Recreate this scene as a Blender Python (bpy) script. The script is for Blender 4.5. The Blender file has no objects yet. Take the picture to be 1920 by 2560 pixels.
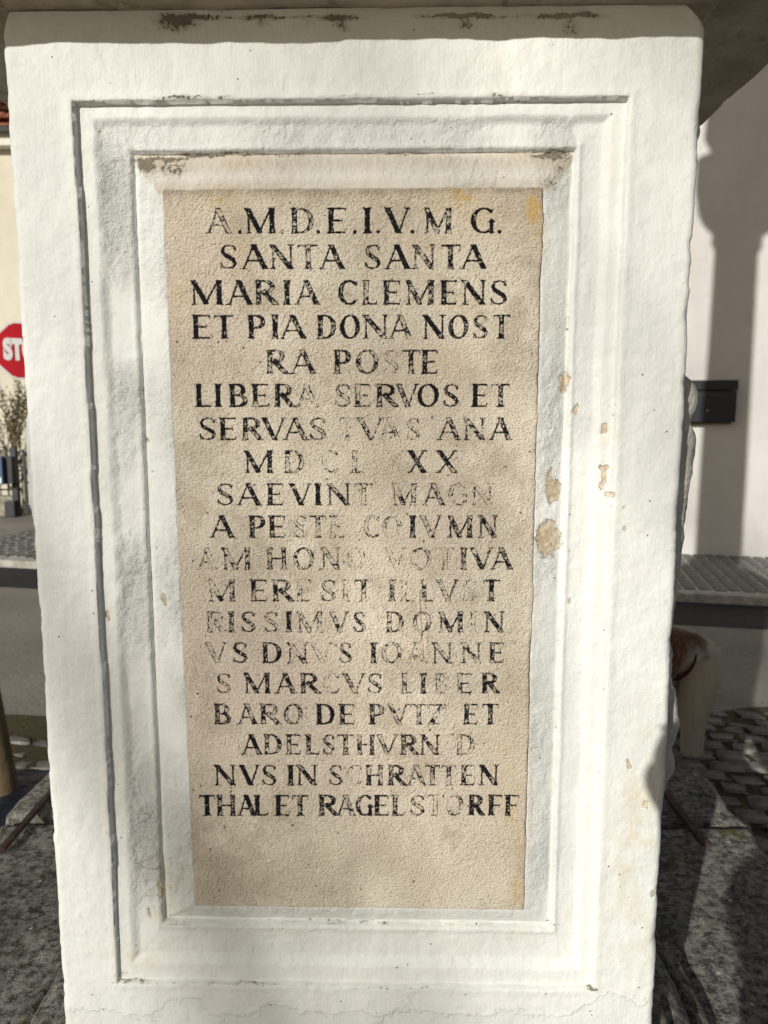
import bpy, bmesh, math, random
import numpy as np
from mathutils import Vector, Matrix, noise as mnoise
R = math.radians
random.seed(7); rng = np.random.default_rng(11)
SC = bpy.context.scene
COL = SC.collection

# ------------------------------------------------------------------ camera, sky, sun, exposure
F, PITCH, YAW = 1850.0, R(7.5), R(1.2)
cam_d = bpy.data.cameras.new('camera'); cam = bpy.data.objects.new('camera', cam_d); COL.objects.link(cam)
cam_d.sensor_fit = 'VERTICAL'; cam_d.sensor_height = 36.0; cam_d.sensor_width = 27.0
cam_d.lens = F / 2560 * 36.0
cam_d.clip_start = 0.01; cam_d.clip_end = 500
cam.location = (0, 0, 0); cam.rotation_euler = (R(90) - PITCH, 0, YAW)
cam_d.dof.use_dof = True; cam_d.dof.focus_distance = 0.97; cam_d.dof.aperture_fstop = 7.5
SC.camera = cam

SUN_AZ, SUN_EL = R(28), R(19.5)         # light travels towards +x,+y and down
w = bpy.data.worlds.new('World'); SC.world = w; w.use_nodes = True
wn = w.node_tree.nodes; wl = w.node_tree.links
sky = wn.new('ShaderNodeTexSky'); sky.sky_type = 'NISHITA'; sky.sun_disc = False
sky.sun_elevation = SUN_EL; sky.sun_rotation = R(180) + SUN_AZ
sky.air_density = 1.0; sky.dust_density = 2.0
wl.new(sky.outputs[0], wn['Background'].inputs[0]); wn['Background'].inputs[1].default_value = 0.05
sd = bpy.data.lights.new('sun', 'SUN'); sun = bpy.data.objects.new('sun', sd); COL.objects.link(sun)
sd.energy = 4.4; sd.angle = R(0.53); sd.color = (1.0, 0.965, 0.90)
sdir = Vector((math.sin(SUN_AZ) * math.cos(SUN_EL), math.cos(SUN_AZ) * math.cos(SUN_EL), -math.sin(SUN_EL)))
sun.rotation_euler = sdir.to_track_quat('-Z', 'Y').to_euler()
SC.view_settings.view_transform = 'Standard'; SC.view_settings.look = 'None'
SC.view_settings.exposure = -0.02; SC.view_settings.gamma = 1.0
SC.view_settings.use_curve_mapping = False

# ------------------------------------------------------------------ measuring helpers (photo pixel -> point on a plane)
def ray(x, y):
    a = (x - 960) / F; b = -(y - 1280) / F
    fw = Vector((-math.sin(YAW) * math.cos(PITCH), math.cos(YAW) * math.cos(PITCH), -math.sin(PITCH)))
    rt = Vector((math.cos(YAW), math.sin(YAW), 0)); up = rt.cross(fw)
    return fw + a * rt + b * up
def on_y(x, y, d): r = ray(x, y); return r * (d / r.y)
def on_z(x, y, z): r = ray(x, y); return r * (z / r.z)
D = 0.95                                  # distance of the pedestal's front face
GZ = -1.6                                 # street level

# ------------------------------------------------------------------ numpy noise
def vnoise(x, y, scale, seed=0, octaves=1, gain=0.5):
    x = np.asarray(x, float); y = np.asarray(y, float)
    out = np.zeros(np.broadcast(x, y).shape); amp = 1.0; tot = 0
    for o in range(octaves):
        r = np.random.default_rng(seed * 131 + o * 17 + 5)
        t = r.random((256, 256)) * 2 - 1
        fx = x / scale * (2 ** o) + o * 13.7; fy = y / scale * (2 ** o) + o * 7.3
        ix = np.floor(fx).astype(int); iy = np.floor(fy).astype(int)
        ux = fx - ix; uy = fy - iy
        ux = ux * ux * ux * (ux * (ux * 6 - 15) + 10); uy = uy * uy * uy * (uy * (uy * 6 - 15) + 10)
        a = t[ix % 256, iy % 256]; b = t[(ix + 1) % 256, iy % 256]
        c = t[ix % 256, (iy + 1) % 256]; d = t[(ix + 1) % 256, (iy + 1) % 256]
        out += amp * ((a * (1 - ux) + b * ux) * (1 - uy) + (c * (1 - ux) + d * ux) * uy)
        tot += amp; amp *= gain
    return out / tot
def sstep(a, b, x):
    t = np.clip((x - a) / (b - a), 0, 1); return t * t * (3 - 2 * t)

# ------------------------------------------------------------------ object helpers
def tag(o, label=None, cat=None, group=None, kind=None):
    if label: o['label'] = label
    if cat: o['category'] = cat
    if group: o['group'] = group
    if kind: o['kind'] = kind
    return o
def empty(name, loc, label=None, cat=None, group=None):
    o = bpy.data.objects.new(name, None); COL.objects.link(o); o.location = loc
    return tag(o, label, cat, group)
def link(name, me, mat=None, parent=None):
    o = bpy.data.objects.new(name, me); COL.objects.link(o)
    if mat and not me.materials: me.materials.append(mat)
    if parent is not None:
        o.parent = parent
        o.matrix_parent_inverse = Matrix.Translation(-WP(parent))
    return o
def WP(o):
    p = Vector(o.location); q = o.parent
    while q is not None:
        if o.matrix_parent_inverse is not None: pass
        return p
    return p
def from_bm(name, bm, mat=None, parent=None, smooth=False):
    me = bpy.data.meshes.new(name); bm.to_mesh(me); bm.free()
    if smooth: me.polygons.foreach_set('use_smooth', [True] * len(me.polygons))
    return link(name, me, mat, parent)
def np_mesh(name, V, Q, smooth=True, attrs=None):
    """V (n,3), Q (m,4) quads"""
    me = bpy.data.meshes.new(name)
    V = np.ascontiguousarray(V, dtype=np.float32); Q = np.ascontiguousarray(Q, dtype=np.int32)
    me.vertices.add(len(V)); me.vertices.foreach_set('co', V.ravel())
    me.loops.add(Q.size); me.loops.foreach_set('vertex_index', Q.ravel())
    me.polygons.add(len(Q)); me.polygons.foreach_set('loop_start', np.arange(0, Q.size, 4, dtype=np.int32))
    if smooth: me.polygons.foreach_set('use_smooth', np.ones(len(Q), dtype=bool))
    if attrs:
        for k, a in attrs.items():
            at = me.attributes.new(k, 'FLOAT', 'POINT'); at.data.foreach_set('value', np.ascontiguousarray(a, dtype=np.float32).ravel())
    me.update(calc_edges=True); me.validate()
    return me
def grid_quads(ny, nx, mask=None, flip=False):
    i = np.arange(ny * nx).reshape(ny, nx)
    q = np.stack([i[:-1, :-1], i[:-1, 1:], i[1:, 1:], i[1:, :-1]], -1)
    if flip: q = q[..., ::-1]
    q = q.reshape(-1, 4)
    if mask is not None: q = q[mask.ravel()]
    return q
def add_box(bm, c, s, rz=0, bevel=0, rot=None):
    m = Matrix.Translation(c) @ (rot if rot is not None else Matrix.Rotation(rz, 4, 'Z')) @ Matrix.Diagonal((*s, 1))
    g = bmesh.ops.create_cube(bm, size=1, matrix=m)
    if bevel:
        es = {e for v in g['verts'] for e in v.link_edges}
        bmesh.ops.bevel(bm, geom=list(es), offset=bevel, segments=2, affect='EDGES', profile=.6)
def add_tube(bm, pts, rad, seg=8, cap=True):
    pts = [Vector(p) for p in pts]
    if not hasattr(rad, '__len__'): rad = [rad] * len(pts)
    rings = []; prev = None
    for i, p in enumerate(pts):
        t = (pts[min(i + 1, len(pts) - 1)] - pts[max(i - 1, 0)]).normalized()
        if prev is None:
            n = t.orthogonal().normalized()
        else:
            n = (prev - t * prev.dot(t)).normalized()
        prev = n; b = t.cross(n)
        rings.append([bm.verts.new(p + (n * math.cos(a) + b * math.sin(a)) * rad[i]) for a in [2 * math.pi * k / seg for k in range(seg)]])
    for a, b in zip(rings[:-1], rings[1:]):
        for k in range(seg): bm.faces.new((a[k], a[(k + 1) % seg], b[(k + 1) % seg], b[k]))
    if cap:
        bm.faces.new(rings[0][::-1]); bm.faces.new(rings[-1])
def box_obj(name, c, s, mat, parent=None, rz=0, bevel=0, rot=None):
    bm = bmesh.new(); add_box(bm, c, s, rz, bevel, rot); return from_bm(name, bm, mat, parent)
def tube_obj(name, pts, rad, mat, parent=None, seg=10, smooth=True):
    bm = bmesh.new(); add_tube(bm, pts, rad, seg); return from_bm(name, bm, mat, parent, smooth)

# ------------------------------------------------------------------ node helpers
class NT:
    def __init__(s, name, rough=0.8, spec=0.25):
        s.m = bpy.data.materials.new(name); s.m.use_nodes = True
        s.n = s.m.node_tree.nodes; s.l = s.m.node_tree.links
        s.b = s.n['Principled BSDF']; s.b.inputs['Roughness'].default_value = rough
        s.b.inputs['Specular IOR Level'].default_value = spec
        tc = s.n.new('ShaderNodeTexCoord'); s.co = tc.outputs['Object']
    def set(s, sock, v):
        if isinstance(v, (int, float)): sock.default_value = v
        elif isinstance(v, (tuple, list)): sock.default_value = (*v, 1) if len(v) == 3 and sock.type == 'RGBA' else v
        else: s.l.new(v, sock)
    def math(s, op, a, b=0.0, c=None):
        n = s.n.new('ShaderNodeMath'); n.operation = op; s.set(n.inputs[0], a); s.set(n.inputs[1], b)
        if c is not None: s.set(n.inputs[2], c)
        return n.outputs[0]
    def noise(s, scale, detail=3, rough=0.55, co=None, dist=0.0):
        n = s.n.new('ShaderNodeTexNoise'); n.inputs['Scale'].default_value = scale; n.inputs['Detail'].default_value = detail
        n.inputs['Roughness'].default_value = rough; n.inputs['Distortion'].default_value = dist
        s.l.new(co or s.co, n.inputs['Vector']); return n.outputs[0]
    def vor(s, scale, feature='F1', out='Distance', co=None, rnd=1.0):
        n = s.n.new('ShaderNodeTexVoronoi'); n.feature = feature; n.inputs['Scale'].default_value = scale
        n.inputs['Randomness'].default_value = rnd
        s.l.new(co or s.co, n.inputs['Vector']); return n.outputs[out]
    def map(s, x, a, b, c=0.0, d=1.0, smooth=True):
        n = s.n.new('ShaderNodeMapRange'); n.interpolation_type = 'SMOOTHSTEP' if smooth else 'LINEAR'
        for i, v in enumerate((x, a, b, c, d)): s.set(n.inputs[i], v)
        return n.outputs[0]
    def mix(s, f, a, b, mode='MIX'):
        n = s.n.new('ShaderNodeMix'); n.data_type = 'RGBA'; n.blend_type = mode
        s.set(n.inputs[0], f); s.set(n.inputs[6], a); s.set(n.inputs[7], b); return n.outputs[2]
    def attr(s, name):
        n = s.n.new('ShaderNodeAttribute'); n.attribute_name = name; return n.outputs['Fac']
    def stretch(s, sx, sy, sz, co=None):
        n = s.n.new('ShaderNodeMapping'); n.inputs['Scale'].default_value = (sx, sy, sz); s.l.new(co or s.co, n.inputs[0]); return n.outputs[0]
    def bump(s, h, dist, strength=1.0, normal=None):
        n = s.n.new('ShaderNodeBump'); n.inputs['Distance'].default_value = dist; n.inputs['Strength'].default_value = strength
        s.set(n.inputs['Height'], h)
        if normal is not None: s.l.new(normal, n.inputs['Normal'])
        return n.outputs[0]
    def out(s, col, normal=None, rough=None):
        s.set(s.b.inputs['Base Color'], col)
        if normal is not None: s.l.new(normal, s.b.inputs['Normal'])
        if rough is not None: s.set(s.b.inputs['Roughness'], rough)
        return s.m
def simple(name, col, rough=0.7, var=0.25, scale=20, bump=0.0, bscale=80, spec=.25, metal=0.0):
    t = NT(name, rough, spec); n = t.noise(scale, 4)
    c = t.mix(t.map(n, .3, .7), tuple(v * (1 - var) for v in col), tuple(min(1, v * (1 + var)) for v in col))
    t.b.inputs['Metallic'].default_value = metal
    return t.out(c, t.bump(t.noise(bscale, 4), bump) if bump else None)

# ------------------------------------------------------------------ materials
def mat_plaster(use_attr=True, name='plaster', side=False):
    t = NT(name, 0.62, 0.3)
    big = t.noise(6, 4); med = t.noise(28, 4)
    c = t.mix(t.map(big, .3, .7), (.68, .70, .672), (.755, .77, .738))
    c = t.mix(t.map(med, .45, .75, 0, .35), c, (.66, .66, .62))
    streak = t.noise(1, 4, co=t.stretch(140, 140, 9))
    c = t.mix(t.map(streak, .55, .8, 0, .28), c, (.60, .60, .55))
    # fine pin holes and specks
    v = t.vor(62); sel = t.vor(62, out='Color')
    sp = t.n.new('ShaderNodeSeparateColor'); t.l.new(sel, sp.inputs[0])
    pin = t.math('MULTIPLY', t.map(v, .05, .085, 1, 0), t.math('GREATER_THAN', sp.outputs[0], .80))
    # hairline cracks
    wob = t.noise(14, 3); ve = t.vor(7.5, 'DISTANCE_TO_EDGE', co=t.math('ADD', wob, 0) if False else None)
    dn = t.n.new('ShaderNodeVectorMath'); dn.operation = 'MULTIPLY_ADD'
    nz = t.n.new('ShaderNodeTexNoise'); nz.inputs['Scale'].default_value = 22; nz.inputs['Detail'].default_value = 4
    t.l.new(t.co, nz.inputs['Vector']); t.l.new(nz.outputs['Color'], dn.inputs[0]); dn.inputs[1].default_value = (.09, .09, .09); t.l.new(t.co, dn.inputs[2])
    vc = t.vor(9, 'DISTANCE_TO_EDGE', co=dn.outputs[0])
    crack = t.math('MULTIPLY', t.map(vc, .001, .006, 1, 0), t.math('MULTIPLY', t.attr('rough') if use_attr else 0.0, t.map(t.noise(7, 2), .56, .64)))
    grain = t.noise(170, 5, .6); fine = t.noise(420, 3, .6); lump = t.noise(48, 3)
    brush = t.noise(1, 3, co=t.stretch(520, 520, 26))
    h = t.math('ADD', t.math('MULTIPLY', grain, .55), t.math('MULTIPLY', lump, 1.5))
    h = t.math('ADD', h, t.math('MULTIPLY', fine, .12)); h = t.math('ADD', h, t.math('MULTIPLY', brush, .38))
    if use_attr:
        rough_a = t.attr('rough')
        h = t.math('ADD', h, t.math('MULTIPLY', rough_a, t.math('MULTIPLY', t.noise(260, 5, .7), 4.6)))
        d = t.attr('dirt'); chip = t.attr('chip'); bev = t.attr('veil')
        # brown veil on the dusty top bevel, with threads of moss
        tn = t.noise(95, 5, .7, dist=1.6)
        thread = t.map(t.math('ABSOLUTE', t.math('SUBTRACT', tn, .5)), .0, .028, 1, 0)
        c = t.mix(t.math('MULTIPLY', bev, .95), c, (.55, .475, .37))
        c = t.mix(t.math('MULTIPLY', t.math('MULTIPLY', bev, thread), .42), c, (.26, .215, .15))
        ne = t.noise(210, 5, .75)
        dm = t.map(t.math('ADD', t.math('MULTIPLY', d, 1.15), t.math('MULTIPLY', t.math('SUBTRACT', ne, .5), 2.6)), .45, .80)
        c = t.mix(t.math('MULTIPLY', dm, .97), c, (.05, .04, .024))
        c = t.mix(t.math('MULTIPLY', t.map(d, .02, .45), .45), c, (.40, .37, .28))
        cn = t.math('ADD', chip, t.math('ADD', t.math('MULTIPLY', t.math('SUBTRACT', t.noise(75, 5, .7), .5), .8), t.math('MULTIPLY', t.math('SUBTRACT', t.noise(330, 4, .7), .5), .55)))
        cm = t.map(cn, .47, .53); rim = t.math('MULTIPLY', t.map(cn, .44, .485), t.map(cn, .50, .56, 1, 0))
        cc = t.mix(t.map(t.noise(150, 4), .35, .65), (.46, .37, .25), (.62, .53, .39))
        c = t.mix(cm, c, cc); c = t.mix(t.math('MULTIPLY', rim, .35), c, (.30, .26, .19))
        st = t.attr('stain')
        c = t.mix(t.math('MULTIPLY', st, t.map(t.noise(24, 5, .65), .40, .62, 0, .75)), c, (.60, .53, .37))
        h = t.math('SUBTRACT', h, t.math('MULTIPLY', cm, 1.4))
        h = t.math('ADD', h, t.math('MULTIPLY', dm, t.math('MULTIPLY', ne, 1.6)))
    if use_attr:
        lo = t.attr('low'); lm_ = t.map(t.math('ADD', lo, t.math('MULTIPLY', t.math('SUBTRACT', t.noise(13, 6, .72), .5), 2.2)), .62, .66)
        c = t.mix(t.math('MULTIPLY', lm_, .38), c, (.62, .64, .61)); h = t.math('SUBTRACT', h, t.math('MULTIPLY', lm_, .5))
    pt = t.noise(4.2, 6, .7, dist=.5); c = t.mix(t.map(pt, .50, .56, 0, .30), c, (.66, .67, .635)); c = t.mix(t.map(t.noise(70, 5, .75), .60, .72, 0, .35), c, (.52, .51, .46))
    c = t.mix(t.math('MULTIPLY', pin, .8), c, (.12, .11, .09)); c = t.mix(t.math('MULTIPLY', crack, .55), c, (.25, .24, .20))
    h = t.math('SUBTRACT', h, t.math('MULTIPLY', crack, .9)); h = t.math('SUBTRACT', h, t.math('MULTIPLY', pin, 1.2))
    return t.out(c, t.bump(h, .0013))
def mat_slab():
    t = NT('limestone_slab', 0.85, 0.15)
    c = t.mix(t.map(t.noise(9, 4), .3, .7), (.58, .515, .405), (.77, .705, .575))
    c = t.mix(t.map(t.noise(3.2, 3), .4, .7, 0, .6), c, (.64, .535, .445))
    c = t.mix(t.map(t.noise(11, 5, .7), .48, .64, 0, .6), c, (.45, .385, .29)); c = t.mix(t.map(t.noise(26, 5, .7, dist=.4), .56, .66, 0, .5), c, (.76, .70, .58))
    sp = t.noise(330, 4, .65); c = t.mix(t.map(sp, .52, .75, 0, .6), c, (.74, .67, .55)); c = t.mix(t.map(sp, .28, .47, .75, 0), c, (.26, .20, .13))
    # shell flecks and dark pores
    v = t.vor(95); cr = t.vor(95, out='Color'); s = t.n.new('ShaderNodeSeparateColor'); t.l.new(cr, s.inputs[0])
    fl = t.math('MULTIPLY', t.map(v, .16, .26, 1, 0), t.math('GREATER_THAN', s.outputs[0], .84))
    po = t.math('MULTIPLY', t.map(v, .10, .18, 1, 0), t.math('LESS_THAN', s.outputs[0], .10))
    c = t.mix(t.math('MULTIPLY', fl, .6), c, (.76, .70, .62)); c = t.mix(t.math('MULTIPLY', po, .75), c, (.13, .095, .05))
    ln = t.noise(140, 5, .7); lich = t.attr('lichen')
    lm = t.map(t.math('ADD', lich, t.math('MULTIPLY', t.math('SUBTRACT', ln, .5), 1.7)), .55, .85)
    c = t.mix(t.math('MULTIPLY', lm, .8), c, (.58, .35, .07)); c = t.mix(t.math('MULTIPLY', lich, .50), c, (.64, .48, .24))
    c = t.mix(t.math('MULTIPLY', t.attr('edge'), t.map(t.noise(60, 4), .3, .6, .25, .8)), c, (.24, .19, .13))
    sdf = t.attr('sdf'); wear = t.attr('wear')
    # paint sits inside the cut, ragged at its edge, flaked where worn
    e = t.math('ADD', sdf, t.math('MULTIPLY', t.math('SUBTRACT', t.noise(380, 4, .7), .5), .0050))
    inside = t.map(e, -.0006, .0006, 1, 0)
    flake = t.math('ADD', t.math('MULTIPLY', t.noise(120, 5, .7, dist=1.0), .62), t.math('MULTIPLY', t.noise(260, 4, .7), .38))
    flake = t.math('ADD', flake, t.map(sdf, -.0016, -.0002, -.025, .055))
    keep = t.map(t.math('SUBTRACT', flake, t.math('MULTIPLY', wear, .205)), .350, .372)
    p = t.math('MULTIPLY', inside, keep)
    c = t.mix(t.math('MULTIPLY', inside, t.map(wear, .3, .9, .45, .06)), c, (.20, .17, .125))
    c = t.mix(p, c, (.010, .010, .012))
    h = t.math('ADD', t.math('MULTIPLY', t.noise(430, 4, .65), 1.7), t.math('MULTIPLY', t.noise(120, 3), .7))
    h = t.math('ADD', h, t.math('MULTIPLY', t.vor(320), -.7)); h = t.math('ADD', h, t.math('MULTIPLY', fl, .5)); h = t.math('SUBTRACT', h, t.math('MULTIPLY', po, .8))
    h = t.math('ADD', h, t.math('MULTIPLY', t.attr('pit'), t.math('MULTIPLY', t.noise(75, 3, .6), 1.7)))
    return t.out(c, t.bump(h, .0019))
def mat_granite(name='weathered_granite', dark=1.0, lichen=.5):
    t = NT(name, 0.9, 0.15)
    a = t.noise(60, 6, .7); b = t.noise(14, 5, .65); f = t.noise(240, 4, .7)
    c = t.mix(t.map(a, .35, .65), (.050 * dark, .048 * dark, .042 * dark), (.32 * dark, .305 * dark, .265 * dark))
    c = t.mix(t.map(b, .52, .70, 0, .6), c, (.085 * dark, .075 * dark, .05 * dark))
    c = t.mix(t.map(f, .55, .75, 0, .8), c, (.40, .39, .35))
    wn_ = t.noise(20, 6, .75); c = t.mix(t.map(wn_, .60, .66, 0, lichen), c, (.46, .46, .42))
    v = t.vor(34); cr = t.vor(34, out='Color'); s = t.n.new('ShaderNodeSeparateColor'); t.l.new(cr, s.inputs[0])
    c = t.mix(t.math('MULTIPLY', t.map(v, .12, .2, 1, 0), t.math('GREATER_THAN', s.outputs[0], .93)), c, (.55, .53, .47))
    mo = t.noise(9, 5, .7); c = t.mix(t.map(mo, .63, .70, 0, .7), c, (.12, .105, .025))
    h = t.math('ADD', t.math('MULTIPLY', a, 1.2), t.math('MULTIPLY', f, .5)); h = t.math('ADD', h, b)
    return t.out(c, t.bump(h, .006))
def mat_asphalt(name, lo, hi, spk=(.33, .31, .28), dust=(.30, .27, .22)):
    t = NT(name, 0.9, 0.2)
    c = t.mix(t.map(t.noise(1.3, 5, .6), .3, .7), lo, hi)
    f = t.noise(130, 4, .7); c = t.mix(t.map(f, .52, .7, 0, .6), c, spk); c = t.mix(t.map(f, .3, .45, .6, 0), c, tuple(v * .35 for v in lo))
    c = t.mix(t.map(t.noise(4, 6, .7), .56, .72, 0, .4), c, dust)
    v = t.vor(30); cr = t.vor(30, out='Color'); s = t.n.new('ShaderNodeSeparateColor'); t.l.new(cr, s.inputs[0])
    c = t.mix(t.math('MULTIPLY', t.map(v, .15, .25, 1, 0), t.math('GREATER_THAN', s.outputs[0], .93)), c, tuple(v * 1.4 for v in spk))
    c = t.mix(t.math('MULTIPLY', t.map(v, .15, .25, 1, 0), t.math('LESS_THAN', s.outputs[0], .05)), c, (.03, .03, .02))
    return t.out(c, t.bump(t.math('ADD', f, t.noise(25, 4)), .008))
M = {}
M['plaster'] = mat_plaster()
M['plaster_plain'] = mat_plaster(False, 'plaster_plain')
M['slab'] = mat_slab()
M['granite'] = mat_granite()
M['granite_dark'] = mat_granite('weathered_granite_base', .8, .8)
M['asphalt'] = mat_asphalt('asphalt_road', (.22, .20, .172), (.29, .262, .222))
M['asphalt_dark'] = mat_asphalt('asphalt_patch', (.026, .026, .028), (.038, .038, .040), (.07, .07, .07), (.045, .045, .042))
def mat_soil():
    t = NT('mossy_soil', .95, .1)
    c = t.mix(t.map(t.noise(20, 5, .7), .35, .65), (.06, .048, .032), (.13, .105, .07))
    sx = t.n.new('ShaderNodeSeparateXYZ'); t.l.new(t.co, sx.inputs[0])
    left = t.map(sx.outputs[0], -.5, .5, 1, 0)
    mo = t.math('ADD', t.noise(11, 5, .7), t.math('MULTIPLY', left, .16))
    c = t.mix(t.map(mo, .52, .66, 0, .8), c, (.095, .082, .04)); c = t.mix(t.map(t.noise(75, 4, .75), .55, .70, 0, .8), c, (.20, .175, .12)); c = t.mix(t.map(t.noise(55, 4, .7), .60, .68, 0, .8), c, (.03, .03, .018))
    return t.out(c, t.bump(t.noise(70, 5, .7), .02))
M['soil'] = mat_soil()
M['sett'] = simple('granite_sett', (.19, .186, .17), .85, .35, 9, .004, 120)
M['cobble'] = simple('cobble_stone', (.21, .198, .172), .9, .45, 9, .006, 90)
M['mortar'] = simple('light_mortar', (.50, .47, .42), .9, .15, 20, .005, 150)
M['kerb'] = simple('kerb_stone', (.36, .34, .30), .85, .25, 12, .004, 120)
M['iron'] = simple('rusty_iron', (.06, .036, .030), .85, .4, 40, .002, 200)
def mat_render(name, a, b):
    t = NT(name, .9, .12)
    c = t.mix(t.map(t.noise(1.1, 5, .6), .35, .65), a, b)
    c = t.mix(t.map(t.noise(1, 5, .65, co=t.stretch(3.5, 3.5, .5)), .52, .72, 0, .22), c, tuple(v * .78 for v in a))
    c = t.mix(t.map(t.noise(140, 3, .7), .60, .75, 0, .25), c, tuple(v * .7 for v in a))
    return t.out(c, t.bump(t.math('ADD', t.noise(110, 4, .7), t.math('MULTIPLY', t.noise(9, 3), 1.5)), .006))
M['white_render'] = mat_render('cream_white_render', (.55, .53, .505), (.60, .583, .558))
M['cream_render'] = mat_render('warm_cream_render', (.57, .53, .43), (.62, .585, .475))
M['concrete'] = simple('stained_concrete', (.27, .25, .20), .9, .35, 9, .008, 60)
M['tile'] = simple('clay_roof_tile', (.26, .105, .06), .85, .45, 6, .006, 60)
M['zinc'] = simple('zinc_gutter', (.36, .40, .41), .45, .12, 6, spec=.5, metal=.3)
M['fascia'] = simple('painted_fascia', (.66, .64, .56), .7, .06, 5)
M['black_metal'] = simple('black_painted_metal', (.018, .020, .024), .5, .3, 30, spec=.4)
M['navy'] = simple('navy_painted_metal', (.006, .009, .014), .5, .15, 8, spec=.4)
M['blue'] = simple('blue_painted_metal', (.035, .075, .14), .4, .15, 8, spec=.45)
M['label'] = simple('paper_label', (.6, .68, .7), .6, .05, 8)
M['sign_red'] = simple('sign_red_sheet', (.50, .012, .022), .45, .06, 6, spec=.4)
M['sign_white'] = simple('sign_white_sheet', (.78, .78, .76), .45, .03, 6, spec=.4)
M['galv'] = simple('galvanised_steel', (.35, .36, .37), .45, .15, 15, metal=.5)
M['wood'] = simple('weathered_wood', (.115, .082, .048), .8, .3, 6, .004, 50)
M['blue_sheet'] = simple('dark_blue_sheet', (.020, .022, .032), .6, .3, 12, .01, 30)
M['bark'] = simple('tree_bark', (.11, .09, .07), .9, .4, 6, .02, 20)
M['twig'] = simple('shrub_twig', (.12, .085, .045), .9, .3, 10)
M['leaf'] = simple('shrub_leaf', (.085, .075, .025), .8, .4, 15)
M['coat'] = simple('dark_coat_cloth', (.03, .035, .05), .9, .2, 10, .003, 120)
M['skin'] = simple('skin', (.45, .27, .19), .55, .08, 20)
M['hair'] = simple('dark_hair', (.04, .025, .015), .7, .3, 60)
M['strap'] = simple('red_webbing', (.05, .007, .006), .7, .1, 20)
M['cement'] = simple('bare_carved_stone', (.50, .48, .43), .9, .22, 22, .004, 110)

# ------------------------------------------------------------------ ground and street
def sheet(name, pts, z, mat, kind='structure', th=0):
    bm = bmesh.new(); vs = [bm.verts.new((x, y, z)) for x, y in pts]; f = bm.faces.new(vs)
    if f.normal.z < 0: f.normal_flip()
    bmesh.ops.recalc_face_normals(bm, faces=bm.faces)
    if bm.faces[0].normal.z < 0: bmesh.ops.reverse_faces(bm, faces=bm.faces)
    if th:
        r = bmesh.ops.extrude_face_region(bm, geom=list(bm.faces)); bmesh.ops.translate(bm, verts=[v for v in r['geom'] if isinstance(v, bmesh.types.BMVert)], vec=(0, 0, -th))
        bmesh.ops.recalc_face_normals(bm, faces=bm.faces)
    return tag(from_bm(name, bm, mat), kind=kind)
sheet('ground', [(-90, -90), (90, -90), (90, 90), (-90, 90)], GZ, M['asphalt'])

WALLO = Vector((3.2, 8.14, 0)); E1 = Vector((1, -.2, 0)).normalized(); E2 = Vector((E1.y, -E1.x, 0))  # e2 points to the street
ANG = math.atan2(E1.y, E1.x)
def wp(a, b, z=0): p = WALLO + E1 * a + E2 * b; return (p.x, p.y, z)
PZ = GZ + .07
PW = 1.86
pave_pts = [wp(-8.35, PW), wp(8, PW), wp(8, 0.0), wp(-8.35 + .05, 0.0)]
pave_pts = [(p[0], p[1]) for p in pave_pts]
pave = sheet('pavement', [(wp(-8.5, PW)[0], wp(-8.5, PW)[1]), (wp(8, PW)[0], wp(8, PW)[1]), (wp(8, -.02)[0], wp(8, -.02)[1]), (wp(-7.9, -.02)[0], wp(-7.9, -.02)[1])], PZ - .012, M['mortar'], th=.05)
strip = sheet('asphalt_strip', [(-9.0, 7.70), (-9.0, 8.60), tuple(wp(-7.9, PW + .14)[:2]), tuple(wp(8, PW + .14)[:2]), tuple(wp(8, PW + .80)[:2])], GZ + .004, M['asphalt_dark'])
# kerb stones
for i in range(17):
    a = -8.4 + i * 0.97
    o = box_obj('kerb_stone', Vector(wp(a + .485, PW + .065, PZ - .035)) + Vector((0, 0, random.uniform(-.003, .003))), (.955, .13, .085), M['kerb'], pave, ANG + random.uniform(-.002, .002), .008)
# setts: rows run from the wall to the kerb, with wide pale mortar lines between the rows
def stone_mesh(name, sx, sy, sz, seed, mat, rough=.12):
    bm = bmesh.new(); r = random.Random(seed)
    add_box(bm, (0, 0, 0), (sx, sy, sz), bevel=min(sx, sy) * .14)
    for v in bm.verts:
        v.co.x += r.uniform(-1, 1) * sx * rough * .4; v.co.y += r.uniform(-1, 1) * sy * rough * .4
        if v.co.z > 0: v.co.z += r.uniform(-.3, .3) * .01
    bmesh.ops.delete(bm, geom=[f for f in bm.faces if f.normal.z < -.9], context='FACES')
    me = bpy.data.meshes.new(name); bm.to_mesh(me); bm.free(); me.materials.append(mat); return me
sett_m = [stone_mesh('sett', .098, .150, .05, i, M['sett']) for i in range(5)]
rest = bmesh.new(); nset = 0
ia = 0; a = -8.3
while a < 7.6:
    b = .08 + random.uniform(0, .05)
    while b < PW - .08:
        x, y, _ = wp(a, b); vis = (-.45 < a < 1.75) or False
        vis_l = -8.2 < a < -7.35
        jit = random.uniform(-.006, .006)
        rot = ANG + random.uniform(-.04, .04)
        if (vis or vis_l) and nset < 292:
            o = link('sett', random.choice(sett_m), None, pave); nset += 1
            o.location = (x, y, PZ - .022 + random.uniform(-.002, .003)); o.rotation_euler = (0, 0, rot)
        else:
            m = Matrix.Translation((x, y, PZ - .022 + random.uniform(-.002, .003))) @ Matrix.Rotation(rot, 4, 'Z')
            tm = random.choice(sett_m).copy(); tm.transform(m); rest.from_mesh(tm); bpy.data.meshes.remove(tm)
        b += .158 + jit
    a += .122 + random.uniform(-.004, .004)
tag(from_bm('sett', rest, M['sett'], pave), kind='stuff')

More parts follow.
